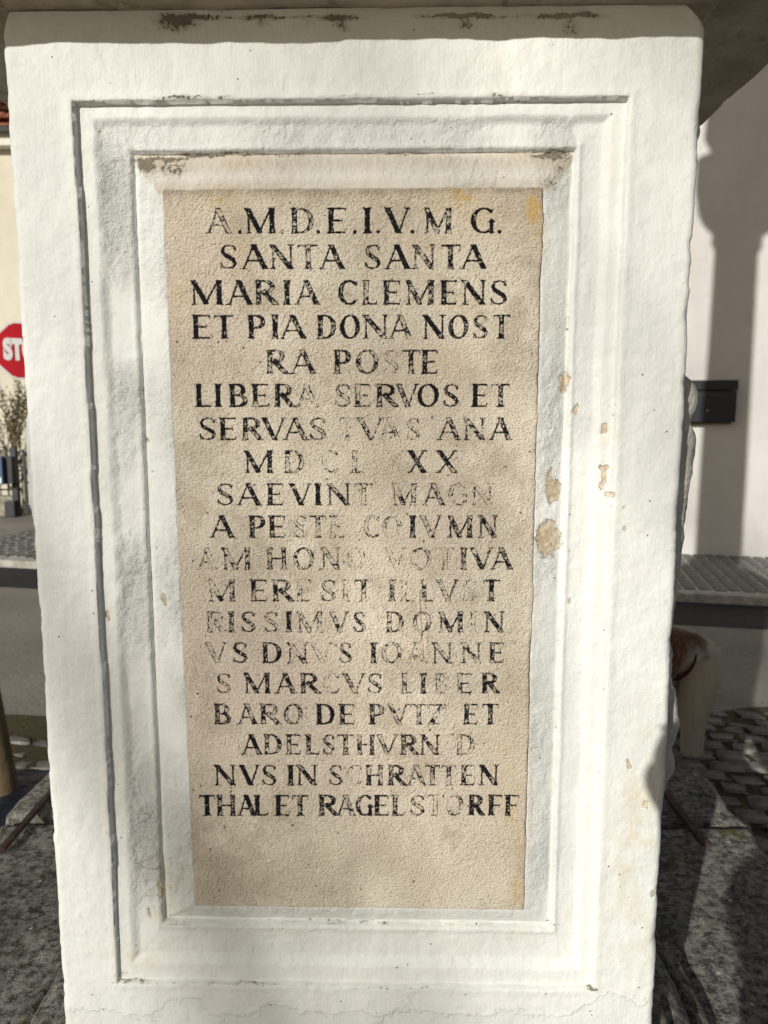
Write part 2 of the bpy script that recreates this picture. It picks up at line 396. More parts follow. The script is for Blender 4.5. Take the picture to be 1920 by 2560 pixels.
# cobbled strip round the monument, mossy on its left
belt_ang = R(-9)
bc = Vector((0, 3.28, 0)); B1 = Vector((math.cos(belt_ang), math.sin(belt_ang), 0)); B2 = Vector((-B1.y, B1.x, 0))
def bp(a, b, z=0): p = bc + B1 * a + B2 * b; return (p.x, p.y, z)
def belt_outer(a): return .56 + .21 * a + .03 * math.sin(a * 3.1)
top = [tuple(bp(a, belt_outer(a) + .03 * math.sin(a * 11))[:2]) for a in np.linspace(-5, 5, 60)]
belt = sheet('cobble_strip', [tuple(bp(-5, -1.2)[:2]), tuple(bp(5, -1.2)[:2])] + top[::-1], GZ + .008, M['soil'])
cob_m = [stone_mesh('cobble', .118, .084, .05, 40 + i, M['cobble'], .38) for i in range(8)]
rest = bmesh.new(); ncob = 0; row = 0; b = -1.1
while b < 1.6:
    a = -4.6 + (row % 2) * .07
    while a < 4.6:
        x, y, _ = bp(a + random.uniform(-.014, .014), b + random.uniform(-.012, .012))
        sx = random.uniform(.82, 1.02); sy = random.uniform(.80, 1.0)
        sunk = .004 if a > .3 else -.002 - random.random() * .03
        if a > .3 and random.random() < .12: sunk -= .015
        ok = b < belt_outer(a) - .05
        visible = (y > 2.35) and ((1.05 < x < 2.5) or (-2.7 < x < -1.55))
        rot = belt_ang - .05 + random.uniform(-.14, .14)
        if ok and visible and ncob < 290:
            o = link('cobble', random.choice(cob_m), None, belt); ncob += 1
            o.location = (x, y, GZ - .004 + sunk); o.rotation_euler = (random.uniform(-.04, .04), random.uniform(-.04, .04), rot); o.scale = (sx, sy, 1)
        elif ok:
            m = Matrix.Translation((x, y, GZ - .004 + sunk)) @ Matrix.Rotation(rot, 4, 'Z') @ Matrix.Diagonal((sx, sy, 1, 1))
            tm = random.choice(cob_m).copy(); tm.transform(m); rest.from_mesh(tm); bpy.data.meshes.remove(tm)
        a += .148
    b += .106; row += 1
tag(from_bm('cobble', rest, M['cobble'], belt), kind='stuff')

# ------------------------------------------------------------------ buildings
# white-rendered house on the right
bR = empty('rendered_house', WALLO + E1 * 3, 'smooth off-white rendered house wall behind the dark navy mailbox, crossed by the column shadow', 'building')
bm = bmesh.new(); p = WALLO + E1 * 2.2 - E2 * 4.0
add_box(bm, (p.x, p.y, GZ + 4.0), (10.0, 8.0, 8.4), ANG)
from_bm('wall', bm, M['white_render'], bR)
bm = bmesh.new(); p2 = WALLO + E1 * 2.2 - E2 * 4.0
for s in (1, -1):
    q = [p2 + E1 * -5.3 + E2 * 4.4 * s, p2 + E1 * 5.3 + E2 * 4.4 * s, p2 + E1 * 5.3, p2 - E1 * 5.3]
    zz = (GZ + 8.2, GZ + 8.2, GZ + 11, GZ + 11)
    lo = [bm.verts.new((v.x, v.y, z)) for v, z in zip(q, zz)]; hi = [bm.verts.new((v.x, v.y, z + .15)) for v, z in zip(q, zz)]
    bm.faces.new(lo); bm.faces.new(hi[::-1])
    for i in range(4): bm.faces.new((lo[i], lo[(i + 1) % 4], hi[(i + 1) % 4], hi[i]))
bmesh.ops.recalc_face_normals(bm, faces=bm.faces); from_bm('roof', bm, M['tile'], bR)

# mailbox on that wall: size read off the photograph
def wall_pt(x, y):
    r = ray(x, y); n = E2; t = WALLO.dot(n) / r.dot(n); return r * t
mA = wall_pt(1843, 947); mB = wall_pt(1837, 1055)
mz1, mz0 = mA.z - .02, mB.z + .0
mw = .56; mr = (mA + mB) / 2
mc = Vector((mr.x, mr.y, 0)) - E1 * (mw / 2 + .03) + E2 * .085
mb = empty('wall_mailbox', (mc.x, mc.y, mz0), 'dark navy wall mailbox with a slim lid, fixed to the off-white wall', 'mailbox')
H = mz1 - mz0
box_obj('body', (mc.x, mc.y, mz0 + (H * .75) / 2), (mw, .155, H * .75), M['navy'], mb, ANG, .006)
box_obj('lid', (mc.x + E2.x * .008, mc.y + E2.y * .008, mz1 - H * .115), (mw + .012, .175, H * .235), M['navy'], mb, ANG, .008)
box_obj('flap', (mc.x + E2.x * .082, mc.y + E2.y * .082, mz1 - H * .36), (mw * .72, .006, .035), M['black_metal'], mb, ANG, .002)
lk = Vector((mc.x, mc.y, mz0 + H * .28)) + E2 * .080; tube_obj('lock', [lk, lk + E2 * .008], .011, M['galv'], mb)
box_obj('shade_strip', (mc.x - E2.x * .03, mc.y - E2.y * .03, mz0 - .012), (mw * .9, .08, .02), M['wood'], mb, ANG, .003)  # brown strip put in for the shade beneath the box

# cream house on the left, behind a fence
HY = 12.6
ez = on_y(5, 312, HY - .42).z
bL = empty('cream_house', (-7, HY + 3, GZ), 'warm cream house wall at far left with zinc gutter under a red clay tile roof', 'building')
box_obj('wall', (-8.2, HY + 3, (GZ + ez - .15) / 2), (13, 6, ez - .15 - GZ), M['cream_render'], bL)
box_obj('fascia', (-8.2, HY - .19, ez - .10), (13.4, .05, .26), M['fascia'], bL)
box_obj('soffit', (-8.2, HY - .02, ez - .215), (13.4, .3, .03), M['fascia'], bL)
bm = bmesh.new(); GS = 10
prof = [(-.07 * math.cos(t), -.07 * math.sin(t)) for t in np.linspace(0, math.pi, GS)]
ra = [bm.verts.new((-14.9, HY - .34 + a_, ez + b_)) for a_, b_ in prof]; rb = [bm.verts.new((-1.5, HY - .34 + a_, ez + b_)) for a_, b_ in prof]
for i in range(GS - 1): bm.faces.new((ra[i], ra[i + 1], rb[i + 1], rb[i]))
bmesh.ops.solidify(bm, geom=list(bm.faces), thickness=.006)
gut = from_bm('gutter', bm, M['zinc'], bL, True)
roof = box_obj('roof', (-8.2, HY + 1.35, ez + 1.42), (13.4, 4.5, .08), M['tile'], bL, rot=Matrix.Rotation(R(40), 4, 'X'))
bm = bmesh.new()     # one curved clay tile
n = 7
for j in range(2):
    pass
tv = [[bm.verts.new((.105 * math.cos(t) * (1 - .06 * j), .36 * j - .03, .035 * math.sin(t) + .03 * (1 - j))) for t in np.linspace(math.pi, 0, n)] for j in range(2)]
for i in range(n - 1): bm.faces.new((tv[0][i], tv[0][i + 1], tv[1][i + 1], tv[1][i]))
bmesh.ops.solidify(bm, geom=list(bm.faces), thickness=-.014)
tme = bpy.data.meshes.new('tile'); bm.to_mesh(tme); bm.free(); tme.materials.append(M['tile'])
for rj in range(7):
    for k in range(34):
        o = link('roof_tile', tme, None, roof)
        s = rj * .33
        o.location = (-9.6 + k * .2 + (rj % 2) * .01 + random.uniform(-.008, .008), HY - .36 + s * math.cos(R(40)), ez + .075 + s * math.sin(R(40)) + random.uniform(-.006, .006))
        o.rotation_euler = (R(40) + random.uniform(-.02, .02), 0, random.uniform(-.02, .02))

# fence, its low wall, gate, letterbox, shrub
FY = 11.55
fA = on_z(0, 1290, GZ); ft = on_y(10, 1127, FY).z
fence = empty('iron_fence', (-8, FY, GZ), 'black iron railing on a low stained concrete wall before the cream house', 'fence')
gx = on_y(34, 1250, FY).x
cw = on_y(10, 1241, FY).z
box_obj('base_wall', (gx - 2.5, FY + .10, (GZ + cw) / 2), (5.0, .22, cw - GZ), M['concrete'], fence, 0, .01)
for z_ in (ft, cw + .10): box_obj('rail', (gx - 2.5, FY + .08, z_), (5.0, .03, .022), M['black_metal'], fence)
for k in range(34): 
    box_obj('bar', (gx - .12 - k * .145, FY + .08, (ft + cw) / 2), (.014, .014, ft - cw), M['black_metal'], fence)
gate = empty('iron_gate', (gx + .6, FY, GZ), 'black iron gate with dark foot block right of the railing, half hidden by the pedestal', 'gate')
box_obj('gate_post', (gx + .06, FY - .02, (GZ + ft) / 2 + .03), (.09, .09, ft - GZ + .05), M['black_metal'], gate)
box_obj('foot_block', (gx + .02, FY - .12, GZ + .13), (.16, .12, .26), M['black_metal'], gate, 0, .01)
box_obj('gate_frame', (gx + .22, FY - .02, (GZ + ft) / 2 + .02), (.045, .045, ft - GZ - .06), M['black_metal'], gate)
for z_ in (ft - .02, ft - .5, GZ + .10): box_obj('gate_rail', (gx + .75, FY - .02, z_), (1.1, .03, .035), M['black_metal'], gate)
for k in range(8): box_obj('gate_bar', (gx + .33 + k * .13, FY - .02, (ft + GZ) / 2 + .04), (.016, .016, ft - GZ - .12), M['black_metal'], gate)
lA = on_y(0, 1141, FY - .15); lB = on_y(15, 1210, FY - .15)
lbx = empty('blue_letterbox', (lB.x - .15, FY - .12, lB.z), 'blue metal letterbox with a small pale label hung on the iron fence', 'letterbox')
lw = .44; lx = lB.x + .02 - lw / 2
box_obj('body', (lx, FY - .12, (lA.z + lB.z) / 2), (lw, .30, lA.z - lB.z), M['blue'], lbx, 0, .012)
box_obj('side_panel', (lB.x + .02 + .055, FY - .08, (lA.z + lB.z) / 2), (.11, .22, lA.z - lB.z - .01), M['black_metal'], lbx, 0, .006)
box_obj('label_plate', (lx + .14, FY - .274, lB.z + .07), (.12, .006, .09), M['label'], lbx)
shr = empty('young_shrub', (on_y(42, 1126, FY + .35).x, FY + .4, GZ), 'sparse twiggy shrub with small leaves standing behind the black railing', 'shrub')
bt = bmesh.new(); bl = bmesh.new(); r7 = random.Random(3)
sb = Vector((on_y(45, 1126, FY + .4).x, FY + .4, GZ))
def twig(p, d, L, rad, depth):
    pts = [p]; dd = d.copy()
    for i in range(4):
        dd = (dd + Vector((r7.uniform(-.25, .25), r7.uniform(-.25, .25), r7.uniform(-.05, .2)))).normalized(); pts.append(pts[-1] + dd * L / 4)
    add_tube(bt, pts, [rad * (1 - .18 * i) for i in range(5)], 4)
    if depth:
        for q in pts[1:]:
            for _ in range(2): twig(q, (dd + Vector((r7.uniform(-.8, .8), r7.uniform(-.6, .6), r7.uniform(-.1, .6)))).normalized(), L * .45, rad * .55, depth - 1)
    else:
        for q in pts[1:]:
            for _ in range(2):
                c = q + Vector((r7.uniform(-.02, .02), r7.uniform(-.02, .02), r7.uniform(-.02, .02))); s = r7.uniform(.012, .028)
                a1 = Vector((r7.uniform(-1, 1), r7.uniform(-1, 1), r7.uniform(-1, 1))).normalized(); a2 = a1.orthogonal().normalized()
                bl.faces.new([bl.verts.new(c + v) for v in (a1 * s, a2 * s * .5, -a1 * s, -a2 * s * .5)])
for k in range(5): twig(sb + Vector((r7.uniform(-.08, .08), 0, 0)), Vector((r7.uniform(-.42, .2), r7.uniform(-.1, .1), 1)).normalized(), 1.5 + r7.uniform(-.2, .1), .012, 2)
from_bm('stems', bt, M['twig'], shr); tag(from_bm('leaves', bl, M['leaf'], shr), kind='stuff')

# ------------------------------------------------------------------ stop sign
SD = 7.4
sc_ = on_y(62, 877, SD); hs = (on_y(62, 804, SD).z - on_y(62, 950, SD).z) / 2
sg = empty('stop_sign', (sc_.x, sc_.y, GZ), 'red octagonal stop sign with white border, half hidden by the left edge of the pedestal', 'traffic sign')
RS = Matrix.Translation(sc_) @ Matrix.Rotation(R(30), 4, 'Z')
def ngon_prism(name, rad, y0, y1, mat, parent, bev=0):
    bm = bmesh.new(); vs = []
    for yy in (y0, y1):
        vs.append([bm.verts.new(RS @ Vector((rad / math.cos(math.pi / 8) * math.cos(math.pi / 8 + k * math.pi / 4), yy, rad / math.cos(math.pi / 8) * math.sin(math.pi / 8 + k * math.pi / 4)))) for k in range(8)])
    bm.faces.new(vs[0]); bm.faces.new(vs[1][::-1])
    for k in range(8): bm.faces.new((vs[0][k], vs[1][k], vs[1][(k + 1) % 8], vs[0][(k + 1) % 8]))
    bmesh.ops.recalc_face_normals(bm, faces=bm.faces)
    if bev: bmesh.ops.bevel(bm, geom=[e for e in bm.edges if abs((e.verts[0].co - e.verts[1].co).length - abs(y1 - y0)) < 1e-4], offset=bev, segments=3, affect='EDGES')
    return from_bm(name, bm, mat, parent)
ngon_prism('border', hs, 0, .025, M['sign_white'], sg, .03)
ngon_prism('panel', hs * .925, -.004, -.001, M['sign_red'], sg, .02)
fc = bpy.data.curves.new('lettering', 'FONT'); fc.body = 'STOP'; fc.align_x = 'CENTER'; fc.align_y = 'CENTER'
fc.size = hs * .92; fc.offset = .018; fc.extrude = .001; fc.materials.append(M['sign_white'])
fo = bpy.data.objects.new('lettering', fc); COL.objects.link(fo); fo.parent = sg; fo.matrix_parent_inverse = Matrix.Translation(-sg.location)
fo.matrix_basis = RS @ Matrix.Translation((0, -.008, 0)) @ Matrix.Rotation(R(90), 4, 'X') @ Matrix.Diagonal((.60, 1, 1, 1))
_me = bpy.data.meshes.new_from_object(fo.evaluated_get(bpy.context.evaluated_depsgraph_get())); _mb = fo.matrix_basis.copy()
bpy.data.objects.remove(fo); _me.transform(_mb); link('lettering', _me, None, sg)
pc = RS @ Vector((.0, .045, 0))
tube_obj('pole', [(pc.x + .10, pc.y, GZ), (pc.x + .10, pc.y, sc_.z + hs)], .03, M['galv'], sg, 12)
bk = RS @ Vector((.05, .035, 0)); box_obj('bracket', (bk.x, bk.y, sc_.z - hs * .5), (.2, .03, .03), M['galv'], sg, R(30))

# ------------------------------------------------------------------ plinth of big stones
CX = -0.0605; HP = .4230; CY = D + HP       # pedestal centre and half width
PT = -1.02
def rock(name, x0, x1, y0, y1, z0, z1, mat, parent, seed, amp=.010, res=.022, rnd=.018, label=None):
    nx = max(3, int((x1 - x0) / res)); ny = max(3, int((y1 - y0) / res)); nz = max(3, int((z1 - z0) / res / 1.5))
    bm = bmesh.new()
    def face(f, na, nb):
        g = [[bm.verts.new(f(i / na, j / nb)) for i in range(na + 1)] for j in range(nb + 1)]
        for j in range(nb):
            for i in range(na): bm.faces.new((g[j][i], g[j][i + 1], g[j + 1][i + 1], g[j + 1][i]))
    X = lambda u: x0 + (x1 - x0) * u; Y = lambda u: y0 + (y1 - y0) * u; Z = lambda u: z0 + (z1 - z0) * u
    face(lambda u, v: (X(u), Y(v), z1), nx, ny); face(lambda u, v: (X(u), y0, Z(v)), nx, nz); face(lambda u, v: (X(1 - u), y1, Z(v)), nx, nz)
    face(lambda u, v: (x0, Y(1 - u), Z(v)), ny, nz); face(lambda u, v: (x1, Y(u), Z(v)), ny, nz)
    bmesh.ops.remove_doubles(bm, verts=bm.verts, dist=1e-5)
    so = Vector((seed * 3.1, seed * 1.7, 0)); c = Vector(((x0 + x1) / 2, (y0 + y1) / 2, (z0 + z1) / 2)); hh = Vector(((x1 - x0) / 2, (y1 - y0) / 2, (z1 - z0) / 2))
    for v in bm.verts:
        q = v.co - c
        e = [hh[i] - abs(q[i]) for i in range(3)]; e[2] = z1 - v.co.z
        near = sorted(e)[1]
        if near < rnd:                     # rounded, worn arrises
            k = (rnd - near) / rnd; k = k * k * rnd * .45
            for i in range(3):
                if e[i] < rnd: v.co[i] -= math.copysign(k, q[i])
        n1 = mnoise.noise_vector((v.co + so) * 9) + mnoise.noise_vector((v.co + so) * 26) * .5
        v.co += n1 * amp
    bmesh.ops.recalc_face_normals(bm, faces=bm.faces)
    o = from_bm(name, bm, mat, parent, True)
    if label: o['label'] = label
    return o
pl = empty('stone_plinth', (CX, CY, GZ), 'wide lichen-spotted granite plinth of large worn blocks under the white pedestal', 'plinth')
xa, xb, ya, yb = -1.02, .885, .50, 2.11
J = 1.755
blocks = [(xa, -.42, J + .007, yb), (-.41, .33, J + .007, yb - .02), (.34, xb, J + .007, yb), (xa + .01, -.60, 1.02, J - .006), (.505, xb - .01, 1.10, J - .006),
          (xa, -.60, ya, 1.008), (.505, xb, ya, 1.088), (-.59, .495, ya, 1.2)]
for i, (a, b, c, d) in enumerate(blocks): rock('granite_block', a, b, c, d, PT - .27, PT + [.0, .004, -.004, -.006, .003, 0, -.004, 0][i], M['granite'], pl, i + 2)
box_obj('core', (CX, 1.32, PT - .15), (1.2, 1.0, .22), M['granite_dark'], pl)
for i, (a, b, c, d) in enumerate([(-1.20, -.1, .3, 2.24), (-.09, 1.05, .3, 2.24)]): rock('lower_step', a, b, c, d, GZ - .02, PT - .275, M['granite_dark'], pl, i + 20, .010, .05, .03)
def clamp(p0, p1, wd):
    a = on_z(*p0, PT + .012); b = on_z(*p1, PT + .012); m_ = (a + b) / 2; L = (a - b).length
    rz = math.atan2((a - b).y, (a - b).x)
    o = box_obj('iron_clamp', (m_.x, m_.y, PT + .008), (L, wd, .012), M['iron'], pl, rz, .003); return o
clamp((128, 1977), (2, 2122), .016); clamp((1668, 1985), (1768, 2112), .020)
# base moulding stones (sloped, ridged) between plinth and pedestal
base = empty('pedestal_base', (CX, CY, PT), 'ridged grey stone base moulding that carries the white pedestal', 'stone base')
def moulding(name, prof, mat, parent, seed, amp=.006, hx=HP, step=.016):
    """closed ring with mitred corners; prof = list of (offset, z)"""
    V = []; n = int(2 * (hx + .1) / step)
    ring = []
    for k, (cx_, cy_) in enumerate([(-1, -1), (1, -1), (1, 1), (-1, 1)]):
        nx_, ny_ = [(1, -1), (1, 1), (-1, 1), (-1, -1)][k]
        for i in range(n): u = i / n; ring.append((cx_ + (nx_ - cx_) * u, cy_ + (ny_ - cy_) * u))
    ring = np.array(ring); m = len(ring)
    P = []
    for o, z in prof: P.append(np.c_[CX + ring[:, 0] * (hx + o), CY + ring[:, 1] * (hx + o), np.full(m, z)])
    P = np.array(P)
    for idx in np.ndindex(P.shape[:2]):
        v = Vector(P[idx]); P[idx] += np.array(mnoise.noise_vector(v * 11 + Vector((seed, 0, 0))) * amp + mnoise.noise_vector(v * 42 + Vector((seed, 0, 0))) * amp * .45)
    k = len(prof); i = np.arange(k * m).reshape(k, m); ip = np.roll(i, -1, 1)
    Q = np.stack([i[:-1], ip[:-1], ip[1:], i[1:]], -1).reshape(-1, 4)
    return link(name, np_mesh(name, P.reshape(-1, 3), Q), mat, parent)
def dense(pts, s=.008):
    out = []
    for (a0, b0), (a1, b1) in zip(pts[:-1], pts[1:]):
        L = math.hypot(a1 - a0, b1 - b0); n_ = max(1, int(L / s))
        out += [(a0 + (a1 - a0) * i / n_, b0 + (b1 - b0) * i / n_) for i in range(n_)]
    return out + [pts[-1]]
moulding('lower_moulding', dense([(.155, PT - .03), (.158, PT + .012), (.150, PT + .028), (.125, PT + .034), (.118, PT + .026), (.09, PT + .03)]), M['granite_dark'], base, 3.3, .007)
moulding('upper_moulding', dense([(.112, PT + .010), (.112, PT + .045), (.10, PT + .062), (.075, PT + .072), (.062, PT + .066), (.055, PT + .085), (.03, PT + .095), (-.05, PT + .097)]), M['granite'], base, 8.1, .007)

# ------------------------------------------------------------------ the white pedestal
ped = empty('inscribed_pedestal', (CX, CY, PT + .09), 'white plastered column pedestal with framed limestone panel of worn black Latin lettering', 'pedestal')
ZB, ZT = PT + .085, .480
XL, XR = CX - HP, CX + HP
st = .0016
gx_ = np.arange(XL, XR + st / 2, st); gz_ = np.arange(ZB, ZT + st / 2, st)
X, Z = np.meshgrid(gx_, gz_)
R0 = (-.399, .2745, -.803, .378); R2 = (-.2965, .1775, -.690, .2775)
lf = on_y(330, 1000, D + .02); 
R1 = (-.3345, .2155, -.7165, .3235)
wob = lambda s, sc=.05, a=.0016: a * vnoise(X, Z, sc, s, 3) + .0003 * vnoise(X, Z, .009, s + 7, 2)
def inner(Rr, s, a=.0016, sc=.05):        # distances inward from each side of a rectangle, each side with its own wander
    l = X - Rr[0] + wob(s, sc, a); r = Rr[1] - X + wob(s + 1, sc, a); b = Z - Rr[2] + wob(s + 2, sc, a); t = Rr[3] - Z + wob(s + 3, sc, a)
    return l, r, b, t
l0, r0, b0, t0 = inner(R0, 20)
gl, gr, gb, gt = R1[0] - R0[0], R0[1] - R1[1], R1[2] - R0[2], R0[3] - R1[3]
d0 = np.minimum(np.minimum(l0, r0), np.minimum(b0, t0))
tt = np.minimum(np.minimum(l0 / gl, r0 / gr), np.minimum(b0 / gb, t0 / gt))
l1, r1, b1, t1 = inner(R1, 40, .0012)
g2l, g2r, g2b, g2t = R2[0] - R1[0], R1[1] - R2[1], R2[2] - R1[2], R1[3] - R2[3]
d1 = np.minimum(np.minimum(l1, r1), np.minimum(b1, t1))
t2 = np.clip(np.minimum(np.minimum(l1 / g2l, r1 / g2r), np.minimum(b1 / g2b, t1 / g2t)), 0, 1)
# relief, metres behind the outer face
depth_step = .0102 * (1 - .35 * sstep(-.55, -.80, Z))
h = -depth_step * sstep(-.0002, .0018, d0)
cav = sstep(.27, .47, tt) * .0085 - sstep(.5, 1.0, tt) * .0025
cav += .0016 * np.exp(-((tt - .93) / .05) ** 2) * -1
soft = .75 + .25 * vnoise(X, Z, .22, 61, 2)
h -= cav * soft
inside1 = sstep(-.0003, .0015, d1)
lw_ = np.clip(1 - (l1 / g2l - np.minimum(np.minimum(r1 / g2r, t1 / g2t), b1 / g2b)) * 4, 0, 1)
stp = .0040 - .0030 * lw_ * (l1 < .06)
h_in = -(.0180 + stp) + (.0068 + stp) * (1 - (1 - t2) ** 1.55)
h = h * (1 - inside1) + h_in * inside1
# soft cushion rims on the step edges
h += .0009 * np.exp(-((d0 + .004) / .005) ** 2) + .0009 * np.exp(-((d1 + .004) / .004) ** 2)
# surface undulation
rough = sstep(.25, .45, tt) * (1 - sstep(.97, 1.05, tt)) * .8 + sstep(.0, .01, d1) * .8
rough *= np.clip(.55 + .9 * vnoise(X, Z, .12, 77, 2), 0, 1.2)
rough *= 1 - .75 * np.maximum(sstep(-.64, -.74, Z), sstep(.205, .218, X))
h += .0011 * vnoise(X, Z, .055, 1, 3) + .00042 * vnoise(X, Z, .012, 2, 3) + .0010 * vnoise(X * 1.0, Z * .35, .02, 3, 2) * .5
rough = rough * (1 + .8 * sstep(-.325, -.34, X) * sstep(.25, .45, tt) * sstep(-.76, -.60, Z) * sstep(.36, .30, Z))
h += rough * (.0034 * vnoise(X, Z, .017, 5, 4, .66) + .0012 * vnoise(X, Z * .5, .006, 55, 2))
low_a = .9 * sstep(-.80, -.87, Z) + .45 * sstep(-.60, -.85, Z) * sstep(.20, .33, X) + .25 * sstep(-.5, -.8, Z) * sstep(-.36, -.30, X) * (X < -.28)
# chips / flaked paint
CWX = X + .0062 * vnoise(X, Z, .016, 201, 4, .6); CWZ = Z + .0085 * vnoise(X, Z, .018, 202, 4, .6)
def blob(cx, cz, rx, rz): return np.clip(1.25 - np.sqrt(((CWX - cx) / rx) ** 2 + ((CWZ - cz) / rz) ** 2) * .75, 0, 1)
chip = np.zeros_like(X)
for px, py, rx, ry in [(1372, 1348, 36, 52), (1388, 1225, 16, 40), (1376, 1195, 10, 26), (1511, 1195, 11, 33), (1526, 1236, 10, 10), (1512, 1076, 9, 14), (1446, 1022, 9, 12), (1418, 945, 14, 24), (1412, 970, 10, 12),
                      (1560, 1320, 5, 8), (1558, 1270, 5, 8), (404, 1500, 8, 18), (270, 1540, 5, 12), (395, 2240, 8, 26), (372, 2290, 5, 18), (1345, 690, 5, 20), (1430, 1505, 6, 8), 
                      (1612, 2010, 7, 12), (1635, 2235, 9, 12), (1568, 1905, 7, 10), (360, 1100, 5, 9), (1355, 610, 6, 14)]:
    c = on_y(px, py, D + .005); chip = np.maximum(chip, blob(c.x, c.z, rx * .00045, ry * .00047))
# big raised-edge flakes near the foot of the pedestal
low = sstep(-.822, -.856, Z + .010 * vnoise(X, Z, .09, 88, 3)) * (X > -.30)
h -= low * .0006 - .0002
h -= .0013 * sstep(.35, .55, chip + .35 * vnoise(X, Z, .012, 90, 3))
# dirt
dirt = np.zeros_like(X)
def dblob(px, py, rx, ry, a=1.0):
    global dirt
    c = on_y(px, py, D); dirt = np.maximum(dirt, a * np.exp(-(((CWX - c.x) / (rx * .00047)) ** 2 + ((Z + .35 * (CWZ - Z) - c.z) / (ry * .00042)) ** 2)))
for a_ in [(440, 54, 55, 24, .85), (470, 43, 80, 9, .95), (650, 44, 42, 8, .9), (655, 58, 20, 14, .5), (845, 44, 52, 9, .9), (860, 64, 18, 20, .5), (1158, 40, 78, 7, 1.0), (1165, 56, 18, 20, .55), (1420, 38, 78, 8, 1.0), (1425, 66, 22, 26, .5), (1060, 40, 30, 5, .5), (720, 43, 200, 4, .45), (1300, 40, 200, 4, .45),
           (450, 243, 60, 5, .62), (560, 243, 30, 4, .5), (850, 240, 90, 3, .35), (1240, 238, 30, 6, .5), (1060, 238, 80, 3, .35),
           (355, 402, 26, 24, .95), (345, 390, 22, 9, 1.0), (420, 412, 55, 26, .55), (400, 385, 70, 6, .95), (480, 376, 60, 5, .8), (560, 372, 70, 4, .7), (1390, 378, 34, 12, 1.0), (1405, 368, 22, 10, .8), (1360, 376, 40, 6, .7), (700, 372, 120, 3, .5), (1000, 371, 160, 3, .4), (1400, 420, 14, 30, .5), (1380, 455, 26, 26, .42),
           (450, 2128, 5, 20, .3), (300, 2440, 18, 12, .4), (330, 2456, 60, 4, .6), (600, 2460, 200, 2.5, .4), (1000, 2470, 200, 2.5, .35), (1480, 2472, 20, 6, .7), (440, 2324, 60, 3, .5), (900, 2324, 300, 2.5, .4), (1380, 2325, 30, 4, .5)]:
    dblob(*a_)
# crevice dirt along steps
dirt = np.maximum(dirt, .34 * np.exp(-((d1 - .0015) / .0016) ** 2) * (.4 + .8 * vnoise(X, Z, .03, 33, 3)))
dirt = np.maximum(dirt, .22 * np.exp(-((d0 - .002) / .0018) ** 2) * (.3 + .9 * vnoise(X, Z, .04, 34, 3)))
veil = np.zeros_like(X)
intop = sstep(.0, .003, d1) * ((t1 / g2t) <= np.minimum(l1 / g2l, r1 / g2r) + .22) * (t1 < g2t * 1.1)
veil = np.maximum(veil, intop * (.75 + .25 * vnoise(X, Z, .05, 9, 3)) * (.35 + .65 * np.maximum(sstep(.6, .95, t2), sstep(.75, .3, t2))))
sidev = np.exp(-((X - R2[1] - .004) / .006) ** 2) * (Z > R2[2]) * (Z < R2[3]) * .5
veil = np.maximum(veil, sidev * np.clip(.4 + vnoise(X, Z, .04, 10, 3), 0, 1))
stain = np.zeros_like(X)
for px, py, rx, ry, a_ in [(1590, 2150, 55, 330, 1), (1600, 2380, 40, 160, .6), (390, 2250, 50, 120, .7), (350, 2390, 90, 40, .7), (440, 2180, 22, 90, .5), (1520, 1250, 30, 300, .35), (900, 2350, 500, 14, .35), (1180, 2350, 260, 60, .3)]:
    c = on_y(px, py, D); stain = np.maximum(stain, a_ * np.exp(-(((X - c.x) / (rx * .00052)) ** 2 + ((Z - c.z) / (ry * .00052)) ** 2)))
din = np.minimum(np.minimum(X - R2[0] - .008 * np.clip((R2[3] - Z) / .967, 0, 1), R2[1] - X), np.minimum(Z - R2[2], R2[3] - Z))
h -= .005 * sstep(.0003, .0022, din)
# rounded outer arrises, worn and wavy
ed_l = X - XL; ed_r = XR - X
edn = lambda s: .0010 + .0012 * vnoise(X * 0, Z, .11, s, 2) + .0010 * vnoise(X * 0, Z, .014, s + 3, 3) + .0016 * sstep(.35, .7, vnoise(X * 0, Z, .03, s + 9, 3))
shiftL = np.clip(edn(51), 0, .01); shiftR = np.clip(edn(57), 0, .01)
topr = np.clip((Z - (ZT - .032)) / .032, 0, 1) ** 2.2 * .022
wgtL = np.clip(1 - ed_l / .10, 0, 1) ** 2; wgtR = np.clip(1 - ed_r / .10, 0, 1) ** 2
Xd = X + (shiftL + topr * .35) * wgtL - (shiftR + topr) * wgtR
rr = .011
h -= (rr - np.sqrt(np.clip(rr ** 2 - np.clip(rr - ed_l, 0, rr) ** 2, 0, None))) + (rr - np.sqrt(np.clip(rr ** 2 - np.clip(rr - ed_r, 0, rr) ** 2, 0, None)))
for cz_, a_ in [(-.72, .005), (-.3, .004), (.35, .004), (.12, .005), (-.55, .004), (-.12, .003)]:      # chips in the right-hand arris
    h -= a_ * np.exp(-((Z - cz_) / .02) ** 2) * np.exp(-(ed_r / .008) ** 2)
Yf = D - h
ny, nx = X.shape
sl = (X > R2[0] + .006 + .008 * np.clip((R2[3] - Z) / .967, 0, 1)) & (X < R2[1] - .006) & (Z > R2[2] + .006) & (Z < R2[3] - .006)
fm = ~(sl[:-1, :-1] & sl[1:, 1:] & sl[:-1, 1:] & sl[1:, :-1])
V = np.stack([Xd, Yf, Z], -1).reshape(-1, 3)
Q = grid_quads(ny, nx, fm, False)
plaster = link('plaster_front', np_mesh('plaster_front', V, Q, True, dict(dirt=dirt, chip=chip, veil=veil, rough=np.clip(rough, 0, 1.5), stain=stain, low=low_a)), M['plaster'], ped)
